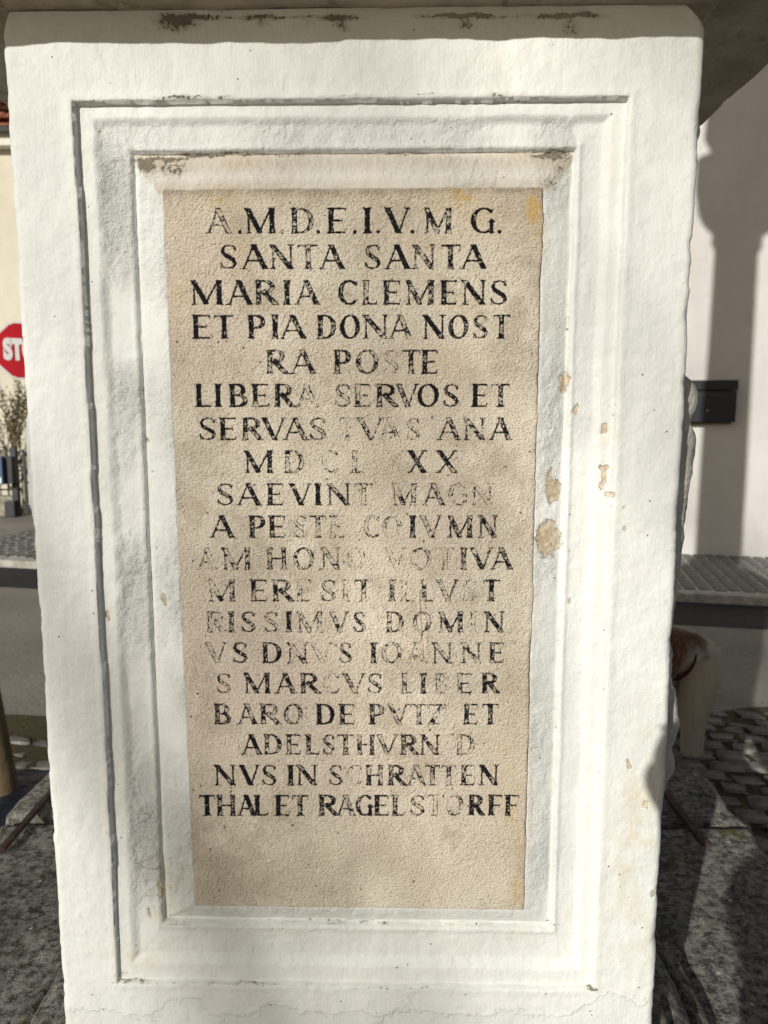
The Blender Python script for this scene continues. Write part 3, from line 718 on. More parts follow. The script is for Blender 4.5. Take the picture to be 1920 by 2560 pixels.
# sides and back of the pedestal: same wavy arris, running back
def side(idx, sgn, name):
    ex = Xd[:, idx]; ey = Yf[:, idx]; zz = Z[:, idx]
    sub = slice(None, None, 3); ex, ey, zz = ex[sub], ey[sub], zz[sub]
    ys = np.r_[0, np.geomspace(.004, 2 * HP - .02, 60)]
    P = np.stack([np.repeat(ex[:, None], len(ys), 1) + sgn * .0022 * np.minimum(1, ys / .02)[None] * (.4 + vnoise(ys[None] + 3 * sgn, zz[:, None], .05, 71, 3)), ey[:, None] + ys[None], np.repeat(zz[:, None], len(ys), 1)], -1)
    q = grid_quads(len(zz), len(ys), None, sgn < 0)
    return link(name, np_mesh(name, P.reshape(-1, 3), q), M['plaster_plain'], ped)
side(0, -1, 'side_face'); side(-1, 1, 'side_face')
box_obj('back_face', (CX, CY + HP - .03, (ZB + ZT) / 2), (2 * HP - .02, .05, ZT - ZB - .002), M['plaster_plain'], ped)

# ---- lettering: strokes -> signed distance field on the slab grid
TK, TN = .105, .038        # half widths in letter heights
def arc(cx, cy, rx, ry, a0, a1, n=16, tk=TK, tn=TN, tilt=0):
    p = []
    for i in range(n + 1):
        a = R(a0 + (a1 - a0) * i / n); ca = math.cos(a)
        p.append((cx + rx * ca, cy + ry * math.sin(a), tn + (tk - tn) * abs(math.cos(a - tilt)) ** 1.6))
    return [p]
def stem(x0, y0, x1, y1, wd, f=.5):   # straight stroke with flared ends
    n = 8; return [[(x0 + (x1 - x0) * i / n, y0 + (y1 - y0) * i / n, wd * (1 + f * abs(2 * i / n - 1) ** 5)) for i in range(n + 1)]]
def serif(x, y, L=.13): L = L * 1.12; return [[(x - L, y, .012), (x, y, .050), (x + L, y, .012)]]
def glyph(ch, w):
    T, N = TK, TN; g = []; s = .018
    if ch == 'I': g = stem(w / 2, 0, w / 2, 1, T) + serif(w / 2, .015, .15) + serif(w / 2, .985, .15)
    elif ch == 'A': g = stem(w * .12, 0, w * .47, 1, N, .3) + stem(w * .86, 0, w * .47, 1, T, .2) + stem(w * .26, .34, w * .72, .34, N) + serif(w * .11, .012, .12) + serif(w * .87, .012, .13)
    elif ch == 'V': g = stem(w * .10, 1, w * .54, 0, T, .2) + stem(w * .90, 1, w * .54, 0, N, .3) + serif(w * .11, .988, .13) + serif(w * .89, .988, .11)
    elif ch == 'M': g = stem(w * .14, 0, w * .12, 1, N, .5) + stem(w * .10, 1, w * .47, .08, T, .1) + stem(w * .47, .08, w * .84, 1, N, .2) + stem(w * .86, 0, w * .86, 1, T, .3) + serif(w * .13, .012, .11) + serif(w * .86, .012, .14) + serif(w * .08, .988, .08)
    elif ch == 'N': g = stem(w * .14, 0, w * .14, 1, N, .7) + stem(w * .10, 1, w * .86, .0, T, .1) + stem(w * .86, 0, w * .86, 1, N, .7) + serif(w * .14, .012, .12) + serif(w * .86, .988, .12) + serif(w * .08, .988, .08)
    elif ch == 'D': g = stem(w * .17, 0, w * .17, 1, T, .3) + [[(w * .15, .975, N), (w * .45, .965, N)]] + arc(w * .42, .5, w * .46, .468, 90, -90) + [[(w * .15, .03, N), (w * .45, .035, N)]] + serif(w * .14, .015, .1) + serif(w * .14, .985, .1)
    elif ch in 'EFL':
        g = stem(w * .2, 0, w * .2, 1, T, .3) + serif(w * .18, .015, .14) + serif(w * .18, .985, .14)
        if ch in 'EF': g += [[(w * .2, .968, N), (w * .85, .968, N), (w * .93, .955, .03)], [(w * .90, .97, .02), (w * .93, .83, .012)], [(w * .2, .5, N), (w * .74, .5, N)], [(w * .76, .58, .015), (w * .76, .42, .015)]]
        if ch in 'EL': g += [[(w * .2, .03, N), (w * .88, .032, N)], [(w * .90, .03, .025), (w * .96, .19, .012)]]
    elif ch == 'T': g = stem(w * .5, 0, w * .5, 1, T, .3) + [[(w * .06, .965, N), (w * .94, .965, N)]] + [[(w * .06, .975, .022), (w * .02, .82, .012)], [(w * .94, .975, .022), (w * .98, .82, .012)]] + serif(w * .5, .015, .16)
    elif ch == 'H': g = stem(w * .17, 0, w * .17, 1, T, .3) + stem(w * .83, 0, w * .83, 1, T * .9, .3) + [[(w * .2, .5, N), (w * .8, .5, N)]] + serif(w * .17, .015, .13) + serif(w * .83, .015, .13) + serif(w * .17, .985, .13) + serif(w * .83, .985, .13)
    elif ch == 'O': g = arc(w * .5, .5, w * .43, .475, 0, 360, 28, TK * .95, TN, R(12))
    elif ch == 'C': g = arc(w * .54, .5, w * .47, .475, 50, 308, 22) + [[(w * .90, .80, .045), (w * .94, .94, .015)], [(w * .9, .14, .02), (w * .96, .24, .012)]]
    elif ch == 'G': g = arc(w * .53, .5, w * .45, .475, 50, 318, 22) + [[(w * .86, .82, .04), (w * .90, .95, .015)]] + stem(w * .86, .04, w * .86, .46, T * .75, .3) + serif(w * .84, .45, .16)
    elif ch == 'S':
        pts = [(.88, .80, .045), (.80, .93, .03), (.55, .975, .030), (.28, .92, .045), (.16, .76, .070), (.26, .61, .085), (.52, .49, .095), (.78, .37, .088), (.88, .22, .070), (.76, .07, .042), (.48, .022, .030), (.20, .08, .034), (.10, .22, .045)]
        g = [[(x * w, y, t) for x, y, t in pts]] + [[(.90 * w, .78, .03), (.92 * w, .95, .012)], [(.08 * w, .02, .012), (.10 * w, .25, .034)]]
    elif ch == 'R': g = stem(w * .17, 0, w * .17, 1, T, .3) + [[(w * .15, .972, N), (w * .42, .965, N)]] + arc(w * .40, .735, w * .37, .235, 90, -90, 14) + [[(w * .15, .50, N), (w * .42, .50, N)]] + stem(w * .44, .50, w * .92, .0, T, .2) + serif(w * .15, .015, .13) + serif(w * .12, .985, .09) + serif(w * .93, .012, .08)
    elif ch == 'P': g = stem(w * .2, 0, w * .2, 1, T, .3) + [[(w * .15, .972, N), (w * .48, .965, N)]] + arc(w * .46, .71, w * .40, .26, 90, -90, 14) + [[(w * .2, .45, N), (w * .48, .45, N)]] + serif(w * .2, .015, .15) + serif(w * .14, .985, .1)
    elif ch == 'B': g = stem(w * .2, 0, w * .2, 1, T, .3) + [[(w * .15, .972, N), (w * .45, .965, N)]] + arc(w * .44, .745, w * .33, .225, 90, -90, 12) + [[(w * .2, .515, N), (w * .46, .515, N)]] + arc(w * .45, .27, w * .42, .24, 90, -90, 12) + [[(w * .15, .03, N), (w * .47, .035, N)]] + serif(w * .14, .015, .1) + serif(w * .14, .985, .1)
    elif ch == 'X': g = stem(w * .12, 1, w * .88, 0, T, .2) + stem(w * .12, 0, w * .88, 1, N, .3) + serif(w * .1, .988, .12) + serif(w * .9, .988, .11) + serif(w * .1, .012, .11) + serif(w * .9, .012, .12)
    elif ch == 'Z': g = [[(w * .08, .965, N), (w * .88, .965, N)], [(w * .06, .97, .02), (w * .04, .80, .012)], [(w * .1, .035, N), (w * .92, .035, N)], [(w * .92, .03, .02), (w * .96, .22, .012)]] + stem(w * .88, .98, w * .12, .02, T, .1)
    elif ch == '.': g = [[(w / 2, .055, .075), (w / 2, .06, .075)]]
    return g
LINES = [  # crop origin y, cap-top, baseline, letters (char, x0, x1, wear)
 (460, 103, 213, 'A198,310,.62 .333,353,0 M365,502,.15 .515,535,.75 D565,665,.45 .673,693,0 E722,808,.32 .832,852,0 I880,912,.15 .933,953,0 V972,1082,.15 .1082,1102,0 M1138,1265,.5 .1290,1310,.9 G1345,1448,.12 .1457,1477,0'),
 (460, 262, 367, 'S258,333,.2 A348,470,.1 N475,580,.4 T595,685,.5 A685,802,.35 S882,955,.4 A968,1085,.1 N1090,1192,.6 T1212,1300,.35 A1295,1418,.25'),
 (460, 416, 521, 'M130,275,.05 A287,402,.1 R410,507,.4 I530,567,.25 A580,692,.45 C775,855,.25 L878,940,.5 E963,1042,.4 M1058,1190,.4 E1212,1285,.15 N1302,1412,.3 S1425,1503,.2'),
 (460, 566, 668, 'E140,222,.1 T235,320,.1 P380,455,.2 I482,513,.35 A515,637,.2 D680,760,.4 O782,860,.3 N875,987,.5 A985,1095,.6 N1135,1235,.15 O1250,1330,.25 S1350,1418,.5 T1437,1515,.5'),
 (880, -9, 94, 'R460,550,.45 A560,678,.4 P752,825,.3 O850,940,.55 S965,1032,.8 T1045,1125,.45 E1130,1203,.3'),
 (880, 138, 237, 'L155,225,.05 I232,270,.05 B298,378,.2 E398,472,.3 R495,578,.5 A585,685,.78 S755,825,.7 E840,912,.65 R932,1028,.5 V1020,1118,.55 O1115,1202,.1 S1222,1293,.3 E1348,1418,.15 T1430,1515,.5'),
 (880, 284, 380, 'S168,242,.1 E258,332,.2 R355,442,.35 V440,545,.3 A530,642,.45 S645,718,.6 T775,850,.97 V852,968,.62 A940,1045,.85 S1065,1122,.66 A1195,1305,.5 N1310,1408,.62 A1420,1525,.4'),
 (880, 426, 522, 'M362,492,.25 D538,622,.62 C705,770,.9 L830,885,.80 X985,1055,1.0 X1072,1150,.35 X1195,1285,.35'),
 (880, 568, 662, 'S245,318,.4 A328,440,.3 E463,535,.3 V560,655,.55 I668,697,.25 N720,825,.45 T840,920,.75 M1000,1112,.7 A1132,1235,.6 G1248,1330,.82 N1345,1440,.82'),
 (1280, 16, 111, 'A212,325,.35 P385,455,.4 E470,543,.3 S575,635,.82 T645,720,.6 E735,800,.85 C885,950,.78 O965,1040,.85 I1078,1105,.3 V1125,1220,.6 M1240,1355,.45 N1375,1460,.5'),
 (1280, 155, 248, 'A160,245,.82 M265,395,.6 H460,550,.55 O580,662,.6 N697,780,.6 O815,882,.93 V975,1065,.93 O1085,1170,.78 T1190,1275,.82 I1300,1325,.5 V1340,1440,.55 A1425,1530,.4'),
 (1280, 293, 386, 'M205,328,.68 E390,465,.4 R485,575,.5 E590,655,.8 S695,760,.7 I790,812,.75 T840,920,.6 I990,1015,.5 L1042,1100,.88 L1130,1185,.68 V1195,1290,.62 S1305,1370,.93 T1395,1470,.4'),
 (1280, 431, 519, 'R203,280,.72 I290,328,.55 S350,412,.45 S448,512,.72 I538,575,.45 M590,705,.72 V735,815,.70 S835,888,.6 D978,1052,.62 O1095,1168,.72 M1200,1315,.55 I1335,1370,.82 N1400,1490,.35'),
 (1280, 564, 652, 'V198,290,.75 S312,378,.45 D442,525,.3 N550,640,.65 V650,750,.86 S775,828,.62 I910,935,.35 O960,1042,.66 A1065,1155,.88 N1175,1265,.6 N1300,1390,.68 E1422,1488,.5'),
 (1660, 40, 126, 'S245,305,.62 M360,480,.35 A497,590,.4 R605,690,.4 C710,778,.80 V790,890,.55 S897,960,.5 L1045,1100,.65 I1125,1150,.5 B1188,1252,.72 E1282,1350,.72 R1390,1465,.4'),
 (1660, 173, 260, 'B235,305,.4 A335,420,.45 R432,520,.5 O540,612,.5 D675,755,.3 E775,843,.4 P905,968,.4 V985,1075,.68 T1080,1158,.6 Z1160,1232,.68 E1312,1375,.45 T1390,1465,.4'),
 (1660, 305, 391, 'A352,440,.15 D450,525,.45 E545,610,.5 L630,690,.45 S703,755,.6 T765,840,.55 H848,930,.5 V935,1030,.5 R1040,1115,.45 N1122,1210,.5 D1280,1360,.7'),
 (1660, 437, 524, 'N235,328,.3 V345,432,.15 S440,503,.2 I550,580,.2 N592,680,.3 S730,790,.55 C815,870,.75 H890,965,.5 R985,1060,.45 A1065,1150,.62 T1145,1210,.5 T1215,1280,.7 E1300,1362,.5 N1378,1465,.25'),
 (1660, 567, 655, 'T170,238,.15 H245,328,.35 A335,415,.15 L410,468,.2 E500,560,.15 T572,640,.3 R685,770,.4 A762,845,.5 G850,918,.4 E925,990,.4 L1005,1060,.5 S1080,1145,.6 T1150,1230,.82 O1240,1308,.78 R1335,1400,.35 F1418,1482,.3 F1490,1555,.3'),
]
SY = D + .0098                                     # the slab's face
ss = .0008
sx_ = np.arange(R2[0] - .0045, R2[1] + .0045, ss); sz_ = np.arange(R2[2] - .0045, R2[3] + .0045, ss)
SX, SZ = np.meshgrid(sx_, sz_)
sdf = np.full(SX.shape, .02); wear = np.full(SX.shape, .5)
rr_ = random.Random(5)
for oy, ty, by, txt in LINES:
    for tok in txt.split():
        ch = tok[0]; x0, x1, wr = tok[1:].split(','); x0 = 400 + float(x0) / 1.728; x1 = 400 + float(x1) / 1.728; wr = float(wr)
        yt = oy + ty / 1.728; yb_ = oy + by / 1.728
        a = on_y(x0, yb_, SY); b = on_y(x1, yt, SY); hgt = b.z - a.z; wid = b.x - a.x
        G = glyph(ch, wid / hgt); tl = rr_.uniform(-.012, .012)
        j0, j1 = np.searchsorted(sx_, [a.x - .006, b.x + .006]); i0, i1 = np.searchsorted(sz_, [a.z - .006, b.z + .006])
        lx = (SX[i0:i1, j0:j1] - a.x) / hgt; ly = (SZ[i0:i1, j0:j1] - a.z) / hgt; lx = lx + (ly - .5) * tl
        best = np.full(lx.shape, 1.0)
        for pl_ in G:
            for (ax, ay, aw), (bx, by2, bw) in zip(pl_[:-1], pl_[1:]):
                dx, dy = bx - ax, by2 - ay; LL = max(dx * dx + dy * dy, 1e-9)
                t_ = np.clip(((lx - ax) * dx + (ly - ay) * dy) / LL, 0, 1)
                best = np.minimum(best, np.hypot(lx - ax - dx * t_, ly - ay - dy * t_) - (aw + (bw - aw) * t_))
        if ch != '.': best = np.maximum(best, np.maximum(-ly - .012, ly - 1.012))
        dloc = best * hgt; dst = sdf[i0:i1, j0:j1]; near = dloc < dst
        wear[i0:i1, j0:j1] = np.where(near, wr, wear[i0:i1, j0:j1]); sdf[i0:i1, j0:j1] = np.minimum(dst, dloc)
wear = wear + .16 * vnoise(SX, SZ, .014, 14, 2) + .04
# relief of the slab: V-cut letters, weathered scaling, pitted zone in the lower right
pitz = np.clip(sstep(-.05, .12, SX) * sstep(-.60, -.3, SZ) * sstep(.02, -.18, SZ) * (.75 + .7 * vnoise(SX, SZ, .05, 18, 3)), 0, 1)
sh = .0007 * vnoise(SX, SZ, .05, 15, 3) + .00035 * vnoise(SX, SZ, .008, 16, 3, .6) + .0009 * vnoise(SX, SZ, .2, 17, 2)
sh += pitz * .0011 * np.abs(vnoise(SX, SZ, .013, 19, 3, .6))
cut = sstep(.0005, -.0016, sdf) * (1 - .85 * np.clip(wear, 0, 1))
sh -= .0014 * cut
# two long scratches through the lower right
for (p0, p1) in [((1052, 1480), (1062, 1650)), ((1068, 1560), (1052, 1610))]:
    a = on_y(*p0, SY); b = on_y(*p1, SY); dx, dz = b.x - a.x, b.z - a.z; L2 = dx * dx + dz * dz
    t_ = np.clip(((SX - a.x) * dx + (SZ - a.z) * dz) / L2, 0, 1); dd = np.hypot(SX - a.x - dx * t_, SZ - a.z - dz * t_) + .0016 * vnoise(SX, SZ, .01, 25, 2)
    sh -= .0016 * np.exp(-(dd / .0012) ** 2) - .0008 * np.exp(-((dd - .003) / .0015) ** 2)
lich = np.zeros_like(SX)
for px, py, rx, ry, a_ in [(555, 500, 60, 22, .62), (1150, 490, 70, 40, .72), (1335, 520, 30, 60, .85), (1350, 585, 16, 30, .7), (1190, 540, 60, 40, .55), (1110, 610, 60, 20, .4), (450, 740, 30, 60, .5), (440, 800, 16, 40, .45), (1175, 770, 40, 30, .45), (1270, 1900, 60, 250, .42), (1278, 2040, 30, 90, .55), (1290, 2230, 24, 60, .66), (1300, 2100, 20, 200, .5), (430, 560, 20, 30, .4), (1120, 900, 80, 40, .35), (1290, 1780, 30, 80, .4), (600, 620, 40, 30, .35), (790, 800, 30, 20, .35)]:
    c = on_y(px, py, SY); lich = np.maximum(lich, a_ * np.exp(-(((SX - c.x) / (rx * .00052)) ** 2 + ((SZ - c.z) / (ry * .00052)) ** 2)))
ew = .0020
wl_ = lambda s: .0018 * vnoise(SX, SZ, .035, s, 3) + .0007 * vnoise(SX, SZ, .008, s, 2)
dl = SX - R2[0] - .008 * (R2[3] - SZ) / .967 + wl_(1) * .4; dr = R2[1] - SX + wl_(2) * 1.2 - .001; db = SZ - R2[2] + wl_(3) * .4; dt = R2[3] - SZ + wl_(4) * .5
de = np.minimum(np.minimum(dl, dr), np.minimum(db, dt))
sh -= .0065 * sstep(.0010, -.0008, de)
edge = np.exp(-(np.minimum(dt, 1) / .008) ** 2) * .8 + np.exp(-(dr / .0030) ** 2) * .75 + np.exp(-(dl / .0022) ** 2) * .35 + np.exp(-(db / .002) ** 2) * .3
V = np.stack([SX, SY - sh, SZ], -1).reshape(-1, 3)
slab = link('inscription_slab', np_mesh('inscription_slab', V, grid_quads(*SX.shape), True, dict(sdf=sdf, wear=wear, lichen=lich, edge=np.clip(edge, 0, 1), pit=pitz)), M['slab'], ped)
slab['label'] = 'beige limestone panel with nineteen lines of worn black Latin capitals'

# ---- carved scroll ornaments on both flanks, outline measured from the photograph
def flank(name, outline, sgn, yo, mat):
    pts = sorted([(on_y(x, y, yo).z, on_y(x, y, yo).x) for x, y in outline])
    zs = np.array([p[0] for p in pts]); xs = np.array([p[1] for p in pts])
    zz = np.arange(zs[0], zs[-1], .006); xx = np.interp(zz, zs, xs)
    xf = XR if sgn > 0 else XL
    prot = np.maximum(-.006, (xx - xf) * sgn)
    th = np.linspace(0, math.pi, 26)
    P = np.zeros((len(zz), len(th), 3))
    for i, z in enumerate(zz):
        hw = .040 + prot[i] * .25
        P[i, :, 0] = xf - sgn * .012 + sgn * (prot[i] + .012) * np.sin(th) ** .4
        P[i, :, 1] = yo - .015 + hw * (1 - np.cos(th))
        P[i, :, 2] = z
    nn = .004 * vnoise(P[..., 1] * 1.0, P[..., 2], .03, 5, 3) + .002 * vnoise(P[..., 1], P[..., 2], .008, 6, 2)
    P[..., 0] += sgn * nn * (np.sin(th) ** .5)[None] 
    return link(name, np_mesh(name, P.reshape(-1, 3), grid_quads(len(zz), len(th), None, sgn < 0)), mat, ped)
flank('carved_scroll', [(1738, 240), (1750, 290), (1757, 312), (1760, 332), (1752, 356), (1743, 378), (1752, 392), (1755, 412), (1748, 450), (1734, 484), (1724, 500), (1727, 540), (1731, 556), (1722, 575), (1712, 600), (1700, 900), (1712, 930), (1728, 943), (1745, 957), (1761, 984), (1762, 1000), (1750, 1028), (1736, 1044),
     (1731, 1054), (1742, 1070), (1749, 1092), (1751, 1122), (1748, 1155), (1742, 1190), (1731, 1233), (1723, 1280), (1717, 1334), (1710, 1396), (1702, 1442), (1698, 1497), (1693, 1541), (1684, 1569), (1681, 1600), (1685, 1645), (1682, 1693), (1696, 1729), (1702, 1770), (1710, 1812), (1704, 1837), (1690, 1874), (1696, 1906), (1696, 1929), (1680, 1946), (1660, 1990)], 1, 1.017, M['cement'])
flank('carved_scroll', [(90, 985), (66, 1012), (55, 1070), (55, 1112), (58, 1180), (64, 1243), (75, 1298), (90, 1345), (110, 1400)], -1, 1.02, M['plaster_plain'])

# ---- cornice
def cornice_profile():
    p = [(-.03, .470), (-.004, .4775), (-.001, .4795)]
    for a in np.linspace(-90, 80, 9): p.append((.006 + .0105 * math.cos(R(a)), .4895 + .0100 * math.sin(R(a))))
    p += [(.010, .5030), (.030, .5060), (.10, .5110), (.165, .5135), (.178, .5140), (.182, .519), (.184, .56), (.19, .575), (.215, .585), (.225, .60), (.225, .64), (.12, .66), (-.05, .67), (-.30, .672)]
    return dense(p, .006)
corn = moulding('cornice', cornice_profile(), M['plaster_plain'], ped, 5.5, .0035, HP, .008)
# soot blots under the torus are on the front; the soffit itself is dull weathered plaster
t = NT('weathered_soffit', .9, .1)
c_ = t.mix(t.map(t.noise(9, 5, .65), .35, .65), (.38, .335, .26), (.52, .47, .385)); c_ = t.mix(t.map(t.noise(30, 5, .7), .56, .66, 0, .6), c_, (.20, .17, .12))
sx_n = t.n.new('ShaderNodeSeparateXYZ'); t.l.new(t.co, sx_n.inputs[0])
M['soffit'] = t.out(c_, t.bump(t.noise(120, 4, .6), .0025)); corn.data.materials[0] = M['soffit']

# ---- column, capital and figure standing on the pedestal above the frame
def lathe(name, prof, mat, parent, seg=40):
    P = np.array([[(CX + r_ * math.cos(2 * math.pi * k / seg), CY + r_ * math.sin(2 * math.pi * k / seg), z) for k in range(seg)] for r_, z in prof])
    i = np.arange(len(prof) * seg).reshape(len(prof), seg); ip = np.roll(i, -1, 1)
    return link(name, np_mesh(name, P.reshape(-1, 3), np.stack([i[:-1], ip[:-1], ip[1:], i[1:]], -1).reshape(-1, 4)), mat, parent)
dz = 7.55 * math.tan(SUN_EL)
def shz(y): return on_y(1830, y, 8.0).z + dz
lathe('column_shaft', [(.34, .67), (.34, .76), (.29, .80), (.27, .86), (.235, .92), (.232, 1.2), (.228, 2.2), (.205, shz(625)), (.225, shz(612)), (.245, shz(600)), (.225, shz(588))], M['plaster_plain'], ped)
lathe('capital', [(.22, shz(590)), (.25, shz(575)), (.33, shz(555)), (.38, shz(530)), (.40, shz(500)), (.42, shz(470)), (.42, shz(400)), (.28, shz(385)), (.26, shz(375))], M['plaster_plain'], ped)
lathe('figure', [(.27, shz(378)), (.36, shz(340)), (.34, shz(250)), (.30, shz(120)), (.26, shz(0)), (.30, shz(-150)), (.22, shz(-330)), (.09, shz(-360)), (.13, shz(-400)), (.13, shz(-450)), (.05, shz(-480)), (.0, shz(-482))], M['cement'], ped)

# ------------------------------------------------------------------ things behind the plinth
tp = on_z(0, 1735, -1.2)
pr = on_y(34, 1915, 2.75); pu = on_y(0, 1740, 2.75); dpost = (pu - pr).normalized()
nrm = Vector((-dpost.z, 0, dpost.x)).normalized()
if nrm.x > 0: nrm = -nrm
pc_ = pr + nrm * .045
k0 = (GZ - pc_.z) / dpost.z; k1 = (1.4 - pc_.z) / dpost.z
tag(tube_obj('wooden_post', [pc_ + dpost * k0, pc_ + dpost * (k0 * .4), pc_ + dpost * (k1 * .5), pc_ + dpost * k1], .045, M['wood'], None, 14), 'slanting brown wooden post at the lower left behind the stone plinth', 'post')
# crumpled dark blue sheet
ta = [on_z(20, 1875, GZ + .05), on_z(122, 1838, GZ + .05)]
xs = np.linspace(-1.95, -1.05, 46); ys_ = np.linspace(2.28, 3.12, 42); TX, TY = np.meshgrid(xs, ys_)
TY2 = TY + (TX + 1.5) * .32 + .05 * vnoise(TX, TY, .3, 3, 2)
TZ = GZ + .02 + .05 * np.abs(vnoise(TX * 1.3, TY, .16, 4, 3)) + .09 * np.exp(-((TY - 2.8) / .2) ** 2 - ((TX + 1.45) / .35) ** 2)
tag(link('crumpled_sheet', np_mesh('crumpled_sheet', np.stack([TX, TY2, TZ], -1).reshape(-1, 3), grid_quads(*TX.shape)), M['blue_sheet']), 'dark blue crumpled sheet lying behind the plinth beside the mossy strip', 'plastic sheet')

# dog, hindquarters showing right of the pedestal
def skin_obj(name, verts, edges, radii, mat, parent=None, root=0, levels=2):
    me = bpy.data.meshes.new(name); me.from_pydata([tuple(v) for v in verts], edges, []); me.materials.append(mat)
    o = bpy.data.objects.new(name, me); COL.objects.link(o)
    md = o.modifiers.new('skin', 'SKIN'); md.use_smooth_shade = True
    sv = me.skin_vertices[0].data
    for i, r_ in enumerate(radii): sv[i].radius = (r_, r_) if not isinstance(r_, tuple) else r_; sv[i].use_root = (i == root)
    sb = o.modifiers.new('subsurf', 'SUBSURF'); sb.levels = levels; sb.render_levels = levels
    if parent is not None: o.parent = parent; o.matrix_parent_inverse = Matrix.Translation(-parent.location)
    return o
dy = 3.42
def dp(x, y, dd=0): return on_y(x, y, dy + dd)
dogm = NT('dog_fur', .9, .1)
sx2 = dogm.n.new('ShaderNodeSeparateXYZ'); dogm.l.new(dogm.co, sx2.inputs[0])
fur = dogm.noise(40, 5, .7, co=dogm.stretch(1, 1, .3)); patch = dogm.math('ADD', dogm.math('MULTIPLY', sx2.outputs[0], -2.6), dogm.math('MULTIPLY', sx2.outputs[2], 2.2))
patch = dogm.math('ADD', patch, dogm.math('MULTIPLY', dogm.noise(6, 3), 1.0))
DP0 = -2.6 * dp(1745, 1620).x + 2.2 * dp(1745, 1620).z + .5
cD = dogm.mix(dogm.map(patch, DP0 + .10, DP0 + .42), (.50, .43, .33), (.13, .06, .032)); cD = dogm.mix(dogm.map(fur, .4, .7, 0, .4), cD, (.36, .29, .21))
M['fur'] = dogm.out(cD, dogm.bump(fur, .008))
dg = empty('dog', (dp(1730, 1905).x, dy, GZ), 'large cream and rust-brown dog in the shade, hindquarters showing right of the pedestal', 'dog')
V_ = [dp(1700, 1618), dp(1560, 1618, -.02), dp(1400, 1640, -.03), dp(1290, 1600, -.05), dp(1210, 1520, -.08), dp(1140, 1500, -.10), dp(1075, 1525, -.12),
      dp(1750, 1632, -.02), dp(1750, 1695, -.05), dp(1738, 1755, -.07), dp(1731, 1820, -.07), dp(1730, 1895, -.07), dp(1712, 1925, -.08),
      dp(1715, 1680, .18), dp(1722, 1750, .20), dp(1700, 1820, .20), dp(1690, 1880, .2), dp(1672, 1890, .2),
      dp(1330, 1720, -.08), dp(1325, 1800, -.1), dp(1322, 1915, -.1), dp(1300, 1925, -.1),
      dp(1330, 1710, .12), dp(1335, 1790, .14), dp(1330, 1870, .14), dp(1310, 1880, .14)]
E_ = [(0, 1), (1, 2), (2, 3), (3, 4), (4, 5), (5, 6), (0, 7), (7, 8), (8, 9), (9, 10), (10, 11), (11, 12), (0, 13), (13, 14), (14, 15), (15, 16), (16, 17), (2, 18), (18, 19), (19, 20), (20, 21), (2, 22), (22, 23), (23, 24), (24, 25)]
Rr = [.215, .185, .20, .12, .085, .085, .045, .125, .115, .078, .058, .056, .055, .10, .07, .045, .045, .04, .075, .05, .042, .045, .075, .05, .042, .045]
dog = skin_obj('body', V_, E_, Rr, M['fur'], dg, 0)
skin_obj('tail', [dp(1722, 1590, -.10), dp(1742, 1600, -.10), dp(1757, 1617, -.10), dp(1764, 1640, -.11), dp(1766, 1660, -.11)], [(0, 1), (1, 2), (2, 3), (3, 4)], [.022, .022, .018, .014, .008], M['fur'], dg)
for s_, x_ in ((-1, -.16), (1, .0)):
    e = dp(1195, 1470, x_); bm = bmesh.new(); bmesh.ops.create_cone(bm, segments=10, radius1=.04, radius2=.005, depth=.1, cap_ends=True, matrix=Matrix.Translation(e) @ Matrix.Diagonal((.5, 1, 1, 1))); from_bm('ear', bm, M['fur'], dg, True)
tube_obj('harness_strap', [dp(1741, 1635, -.16), dp(1737, 1655, -.165), dp(1727, 1672, -.17), dp(1714, 1685, -.17), dp(1700, 1695, -.17), dp(1680, 1700, -.16)], [.004, .006, .008, .009, .008, .006], M['strap'], dg, 8)

# ------------------------------------------------------------------ the photographer, whose shadow falls on the pedestal's lower right
per = empty('person', (-.05, -.55, GZ), 'person in dark coat holding up a phone, whose shadow falls on the pedestal', 'person')
pv = [(-.03, -.48, -.62), (-.03, -.48, -.42), (-.02, -.47, -.22), (.0, -.45, -.10), (.02, -.42, .0),
      (-.15, -.44, -.14), (-.075, -.25, -.27), (-.122, -.12, -.155), (-.166, -.045, -.040),
      (.19, -.44, -.14), (.24, -.30, -.28), (.17, -.15, -.16), (.08, -.05, -.06),
      (-.08, -.48, -.72), (-.10, -.46, -1.13), (-.10, -.50, -1.53), (-.11, -.38, -1.57), (.12, -.48, -.72), (.14, -.46, -1.13), (.14, -.50, -1.53), (.15, -.38, -1.57)]
pe = [(0, 1), (1, 2), (2, 3), (3, 4), (3, 5), (5, 6), (6, 7), (7, 8), (3, 9), (9, 10), (10, 11), (11, 12), (0, 13), (13, 14), (14, 15), (15, 16), (0, 17), (17, 18), (18, 19), (19, 20)]
prr = [.24, .22, .22, .09, .055, .070, .055, .060, .062, .075, .062, .052, .036, .16, .085, .055, .05, .16, .085, .055, .05]
skin_obj('body', pv, pe, prr, M['coat'], per, 0)
skin_obj('head', [(.02, -.42, .03), (.02, -.415, .10), (.02, -.42, .17)], [(0, 1), (1, 2)], [.07, .095, .075], M['skin'], per, 1)
skin_obj('hair', [(.02, -.45, .06), (.02, -.45, .14), (.02, -.42, .21)], [(0, 1), (1, 2)], [.075, .09, .06], M['hair'], per, 1)
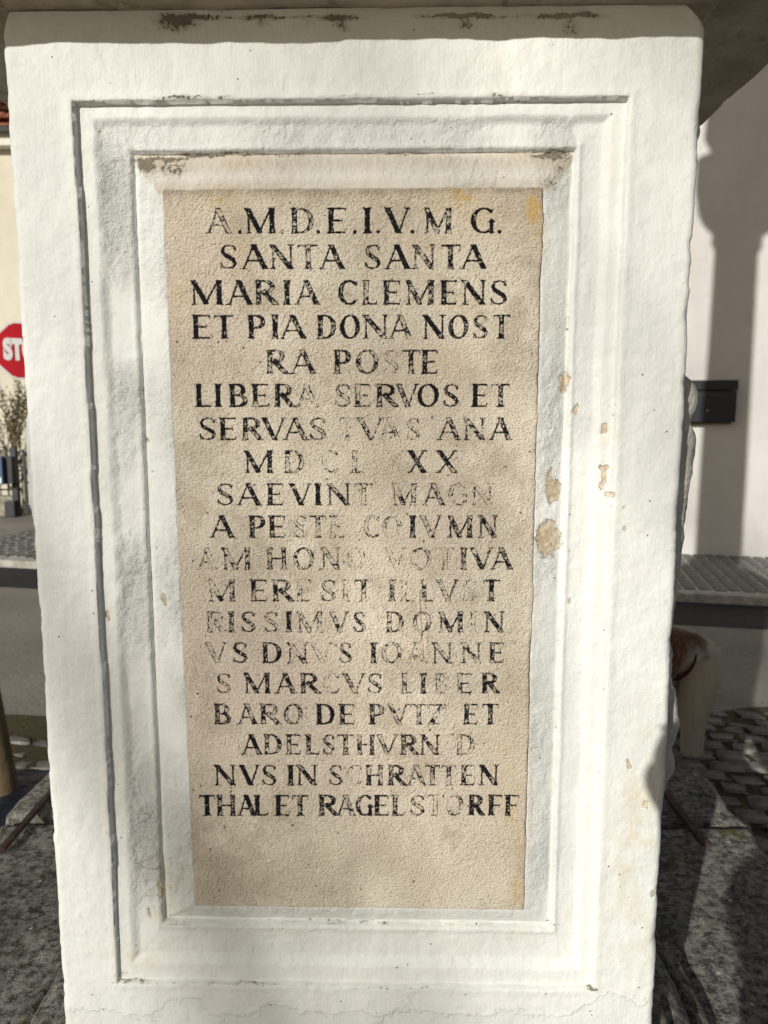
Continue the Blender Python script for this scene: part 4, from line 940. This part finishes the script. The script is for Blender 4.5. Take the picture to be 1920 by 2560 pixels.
for s_ in (-1, 1):
    bx, by3, bz = (-.176, -.055, -.090) if s_ < 0 else (.08, -.05, -.06)
    hv = [(bx, by3, bz), (bx + .015 * -s_, by3 + .02, bz + .035)]; he = [(0, 1)]; hr = [.028, .030]
    for f_ in range(4):
        b0_ = len(hv); z0 = bz + .02 + f_ * .018
        hv += [(bx - s_ * .03, by3 + .03, z0), (bx - s_ * .05, by3 + .032, z0 + .003), (bx - s_ * .062, by3 + .022, z0 + .003)]
        he += [(1, b0_), (b0_, b0_ + 1), (b0_ + 1, b0_ + 2)]; hr += [.0095, .0085, .0075]
    b0_ = len(hv); hv += [(bx - s_ * .02, by3 + .0, bz + .05), (bx - s_ * .045, by3 + .0, bz + .07)]; he += [(1, b0_), (b0_, b0_ + 1)]; hr += [.011, .009]
    skin_obj('hand', hv, he, hr, M['skin'], per, 1)
ph = tag(box_obj('phone', (-.025, -.022, -.02), (.076, .008, .160), M['black_metal'], None, 0, .003), 'black smartphone held upright in both hands at the viewpoint', 'phone')

# ------------------------------------------------------------------ bare tree across the square, whose branches dapple the light
tr = empty('bare_tree', (-9.8, -17.6, GZ), 'leafless tree across the square that dapples the sunlight', 'tree')
tb = bmesh.new(); r9 = random.Random(21)
def limb(p, d, L, rad, depth):
    pts = [p]; dd = d.copy(); n_ = 5
    for i in range(n_):
        dd = (dd + Vector((r9.uniform(-.16, .16), r9.uniform(-.16, .16), r9.uniform(-.06, .14)))).normalized(); pts.append(pts[-1] + dd * L / n_)
    add_tube(tb, pts, [rad * (1 - .12 * i) for i in range(n_ + 1)], 6 if depth > 1 else 4, False)
    if depth:
        for q in pts[2:]:
            for _ in range(2 if depth < 3 else 1):
                (r9.random() < .25) or limb(q, (dd * .7 + Vector((r9.uniform(-1, 1), r9.uniform(-1, 1), r9.uniform(-.2, .7)))).normalized(), L * r9.uniform(.5, .68), rad * .42, depth - 1)
TB = Vector((-9.6, -17.6, 2.6))
for k in range(7):
    a = k * 1.26 + .5; limb(TB + Vector((0, 0, k * .45)), Vector((math.cos(a), math.sin(a), 1.1)).normalized(), 4.0, .068, 3)
tag(from_bm('crown', tb, M['bark'], tr), kind='thing')
tube_obj('trunk', [(-9.8, -17.6, GZ), (-9.7, -17.6, .5), tuple(TB + Vector((0, 0, 2.2)))], [.24, .18, .10], M['bark'], tr, 12)
